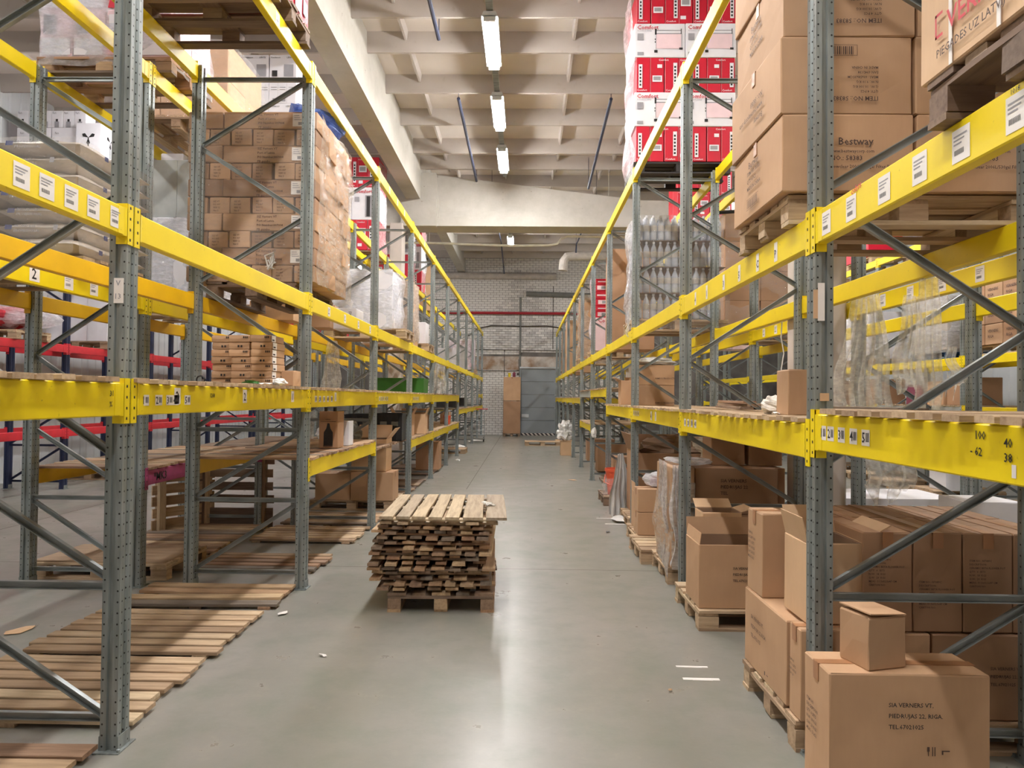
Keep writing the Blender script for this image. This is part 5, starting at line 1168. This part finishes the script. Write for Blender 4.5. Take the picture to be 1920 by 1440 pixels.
# white boxes behind
carton('white address box behind the flower pot cartons at the right edge', 3.32, 5.4, .3, .38, .4, .62, 'white_box', texts=[('near', 'VERNERS VT LTD\nRIGA', .04, .25, .55)], ink='ink_black'); pallet('pallet under the white address box', 3.3, 5.5, .15, 0, 'wood'); pallet('lower pallet under the white address box', 3.3, 5.52, 0, 0, 'wood')
tag(MB().box(-.5, -.35, 0, .5, .35, .62, w=.004).box(-.502, -.352, .5, .502, .352, .505).build('cardboard_box', 'white_box', None, T(3.32, 6.85, .147)), 'long low white box on the pallet in the second right row', 'box'); pallet('pallet under the long low white box', 3.3, 6.85, 0, 0, 'wood')
# second bay
pallet('pallet under the torn open address box in the second right bay', 1.83, 5.57, 0, 0, 'wood')
o = carton('torn open address box on the second right floor pallet', 1.52, 5.42, .147, .56, .42, .45, 'card', open_top=True, texts=[('near', VT, .024, .42, .62)], ink='ink_black', flaps=(('n', 1.4, .13), ('w', 2.0, .1) if 0 else ('w', 1.7, .08)))
carton('closed brown box behind the torn address box', 2.1, 5.5, .147, .5, .5, .3, 'card_dark'); 
carton('brown base box under the small open box in the second right bay', 1.6, 5.85, .147, .5, .3, .40, 'card_dark')
carton('small open brown box stacked behind the torn address box', 1.53, 5.82, .55, .3, .26, .2, 'card_pale', open_top=True, flaps=(('e', .3, .1), ('n', .5, .12)))
blob('crumpled grey film between the boxes in the second right bay', 1.75, 5.75, .6, .14, .1, .03, 'film_cold', 19)
# third bay: long brown cartons, tall film-covered one at the aisle
pallet('pallet under the long brown cartons in the third right bay', 1.86, 6.85, 0, 0, 'wood'); pallet('pallet at the aisle under the film-draped carton', 1.75, 7.75 if 0 else 7.62, 0, PI/2 if 0 else 0, 'wood')
o = carton('wide brown carton with faint print in the third right bay', 1.86, 6.65, .62, .72, .4, .4, 'card_dark', texts=[('near', 'SIA VERNERS\nPIEDRUJAS 22\nTEL', .04, .3, .7)]); carton('base carton under the wide brown carton', 1.86, 6.65, .147, .72, .4, .47, 'card_dark')
carton('tall brown carton draped in film at the aisle', 1.38, 6.75, .147, .2, .7, .88, 'card')
for i in range(2): carton('%s brown carton on top of the wide third bay carton' % ('left', 'right')[i], 1.86+.34*i, 6.9, 1.022, .3, .35, .27, 'card_dark')
carton('right-hand brown carton at the end of the third bay row', 2.3, 6.9, .147, .1, .5, .86, 'card'); 
hang_film('glossy white film draped down the tall aisle carton', 1.27, 6.75, .1, 1.06, .02, .6, 'film_cold', 23, 4, .7, depth=.05)
hang_film('glossy white film fold over the near edge of the tall aisle carton', 1.33, 6.38, .2, 1.05, .14, .02, 'film_cold', 24, 3, .6, depth=.04)
film_wrap('clear film around the tall aisle carton', 1.28, 6.4, .15, 1.48, 7.1, .9, 'film_thick', .015, .02, seed=40, faces='sw')
blob('heap of clear film on top of the tall aisle carton', 1.5, 6.8, 1.03, .2, .3, .03, 'film_cold', 25)
# stacked square boxes by the aisle
pallet('pallet under the two small stacked cartons at the right of the aisle', 1.82, 8.35, 0, 0, 'wood')
for k in range(2):
    carton('%s small square carton at the aisle on the right' % ('lower', 'upper')[k], 1.35, 8.1, .147+.25*k, .24, .3, .247, 'card', tape='x'); carton('%s small square carton next to the aisle one' % ('lower', 'upper')[k], 1.61, 8.15, .147+.25*k, .24, .3, .247, 'card')
carton('open tall brown carton edge behind the small square cartons', 1.36, 8.5, .147, .2, .3, .42, 'card', open_top=True, flaps=(('w', 1.5, .1),))
blob('clear bag with reddish contents on the small square cartons', 1.48, 8.15, .648, .16, .13, .09, 'film_cold', 26); blob('reddish contents inside the clear bag', 1.48, 8.16, .65, .09, .08, .06, 'violetc', 27, cat='packet')
pallet('pallet under the huge open brown box', 1.9, 9.55, 0, 0, 'wood')
carton('huge open brown box beside the third right post', 1.95, 9.6, .147, 1.1, .9, .8, 'card_dark', open_top=True, flaps=(('w', 1.2, .25), ('n', 1.3, .2)))
blob('heap of tan plastic in the huge open box', 2.0, 9.6, .85, .45, .3, .16, 'card_in', 28); blob('clear film heap at the back of the third right bay', 2.1, 7.9, 1.0, .3, .2, .14, 'film_thick', 29)
pallet('pallet under the orange tub', 1.8, 11.5, 0, 0, 'wood_dark')
t = thing('tub', 'big orange plastic tub under clear film by the right racks', 'tub', (1.42, 11.35, .147)); MB().lathe([(.13, 0), (.17, .36), (.18, .36), (.18, .4), (.165, .4), (.155, .34), (.12, .05)], 16).build('shell', 'orange', t); MB().tube([(-.17, 0, .3), (-.2, -.1, .2), (-.1, -.19, .16)], .008, 6).build('handle', 'orange', t)
tag(MB().box(-.15, -.12, 0, .15, .12, .3, w=.01).box(-.16, -.13, .26, .16, .13, .3).build('crate', 'orange', None, T(1.55, 10.6, .16)), 'orange crate behind the draped white plastic', 'crate')
hang_film('white plastic sheet draped down to the floor by the right racks', 1.33, 10.2, .02, .86, .35, .5, 'film_white', 30, 4, .25, depth=.06)
blob('white plastic puddle on the floor at the end of the draped sheet', 1.3, 9.75, .0, .13, .2, .03, 'film_white', 31)
blob('clear film around the orange tub', 1.4, 11.3, .12, .22, .22, .16, 'film', 32)
slat_panel('slatted panel under the far right racks', 2.0, 12.6, 0, 7, 1.0, .13, .1, mat='wood_dark'); slat_panel('second slatted panel under the far right racks', 2.0, 13.9, 0, 7, 1.0, .13, .1, mat='wood_dark')
for i, (y, z_, h) in enumerate([(13.2, .04, .5), (16.0, 0, .6), (18.7, 0, .55)]): carton('dark brown carton under the far right racks, %s along' % ORD[i], 1.95, y+.3, z_+.03, .7, .5, h, 'card_dark')
blob('white scrap bag hung by a far right post', 1.36, 14.45, .85, .05, .05, .1, 'film_white', 33)
# far end of the aisle
carton('tan box at the far right end with a white bag on it', 1.17, 21.0, 0, .3, .4, .4, 'card_pale'); tag(MB().box(-.24, -.22, 0, .24, .22, .02, w=.004).build('cardboard_sheet', 'card_pale', None, T(1.12, 21, .405)), 'flat cardboard sheet on the far tan box', 'board')
blob('white plastic bag on the far tan box', 1.14, 21.0, .426, .19, .19, .27, 'film_white', 36, amp=.75, n=20); 
pallet('low pallet lying in the aisle before the grey door', .6, 25.2, 0, .02, 'wood')
for k in range(2): carton('%s of two tall brown boxes against the brick wall left of the door' % ('lower', 'upper')[k], -.56, 31.1, .12+1.38*k, .72, .6, (1.36, 1.0)[k], ('card_dark', 'card')[k], tape='y')
pallet('pallet under the tall brown boxes by the door', -.56, 31.15, 0, 0, 'wood') if 0 else tag(MB().box(-.36, -.3, 0, -.26, .3, .118).box(-.05, -.3, 0, .05, .3, .118).box(.26, -.3, 0, .36, .3, .118).box(-.36, -.3, .1, .36, .3, .119).build('pallet', 'wood_dark', None, T(-.56, 31.1, 0)), 'small dark pallet under the tall brown boxes by the door', 'pallet')
tag(MB().lathe([(.05, 0), (.06, .16), (.065, .17), (.05, .18)], 10).build('can', 'yellow_b', None, T(-.68, 31.1, 2.503)), 'yellow can on top of the tall brown boxes', 'can'); tag(MB().lathe([(.06, 0), (.07, .16), (.04, .2), (.03, .22)], 10).build('can', 'violetc', None, T(-.48, 31.1, 2.503)), 'dark red can on top of the tall brown boxes', 'can')
# distant rack across the right aisle
random.seed(41)
pallet('blue pallet on the distant right rack', 7.4, 12.8, 2.341, PI/2, 'blue_pl')
for k in range(3):
    for j in range(3): carton('wrapped grey bottle pack, %s row, %s tier, on the blue pallet' % (ORD[j], ORD[k]), 7.25, 12.35+.4*j, 2.49+.3*k, .6, .39, .29, 'film_white' if 0 else 'duct', name='bottle_pack', cat='pack')
film_wrap('milky film around the packs on the blue pallet', 6.95, 12.15, 2.45, 7.6, 13.4, 3.4, 'film_cold', .015, .03, seed=50, faces='sw')
pallet('pallet on the distant right rack under brown cartons', 7.4, 11.0, 2.341, PI/2, 'wood')
for k in range(3):
    for j in range(3): carton('%s brown carton, %s row, %s tier, on the distant right rack' % (('plain', 'printed')[(j+k) % 2], ORD[j], ORD[k]), 7.25, 10.55+.42*j, 2.49+.31*k, .6, .4, .3, 'card' if (j+k) % 2 else 'card_dark', texts=[('left', 'VERNERS\nRIGA', .06, .2, .6)])
pallet('pallet under white packs at the far right', 7.4, 9.5, 2.341, PI/2, 'wood')
stack('white pack', 'the white load at the far right edge', 6.98, 9.0, 2.49, 1, 3, 3, .7, .35, .33, 'white_box', 'w')
for q, (y, n_) in enumerate(((15.0, 3), (17.8, 4))):
    pallet('pallet on the distant right rack, %s beyond the blue one' % ORD[q], 7.4, y+.5, 2.341, PI/2, 'wood'); stack('mixed carton', '%s load beyond the blue pallet' % ORD[q], 6.98, y, 2.49, 1, 3, n_, .7, .38, .32, ('white_box', 'card')[q], 'w')
    pallet('top level pallet on the distant right rack, %s' % ORD[q], 7.4, y+.5, 4.431, PI/2, 'wood'); stack('pale carton', '%s top level load on the distant right rack' % ORD[q], 6.98, y, 4.58, 1, 3, 3, .7, .38, .38, ('red_box', 'white_box')[q], 'w')
for i, (y, c_, h) in enumerate([(11.9, 'card_dark', .45), (12.5, 'card', .4), (13.2, 'violetc', .35), (14.9, 'card_dark', .5), (15.6, 'card', .4), (16.4, 'card_dark', .5), (17.9, 'card', .45)]): carton('carton on the low distant right deck, %s from the near end' % ORD[i], 7.35, y+.2, 1.575, .6, .5, h, c_)
tag(MB().box(-.14, -.1, 0, .14, .1, .12, w=.004).box(-.15, -.11, .1, .15, .11, .12).build('tray', 'magenta', None, T(3.3, 8.3, 1.6)), 'pink plastic tray behind the hanging plastic curtain', 'tray'); 
tag(MB().box(-.3, -.3, 0, .3, .3, .0).box(-.45, -.4, -.02, .45, .4, 0).build('shelf_board', 'wood', None, T(3.3, 8.3, 1.598)), 'board carrying the pink tray in the second right row', 'board')
carton('tall white carton with print beyond the second right row', 7.2, 12.5, .15, .45, .5, .75, 'white_box', texts=[('near', 'VERNERS VT\nLTD\nRIGA\nNW 12', .06, .1, .8)]); pallet('floor pallet under the tall white carton across the aisle', 7.4, 12.7, 0, 0, 'wood')
for i, (x, y) in enumerate([(7.4, 14.2), (7.4, 15.5), (7.4, 17.5), (7.3, 10.9)]): pallet('floor pallet across the right side aisle, %s along' % ORD[i], x, y, 0, 0, 'wood')

for o in bpy.data.objects:
    if o.get('label') and len(o['label'].split()) > 16: print('LONG', o.name, o['label'])
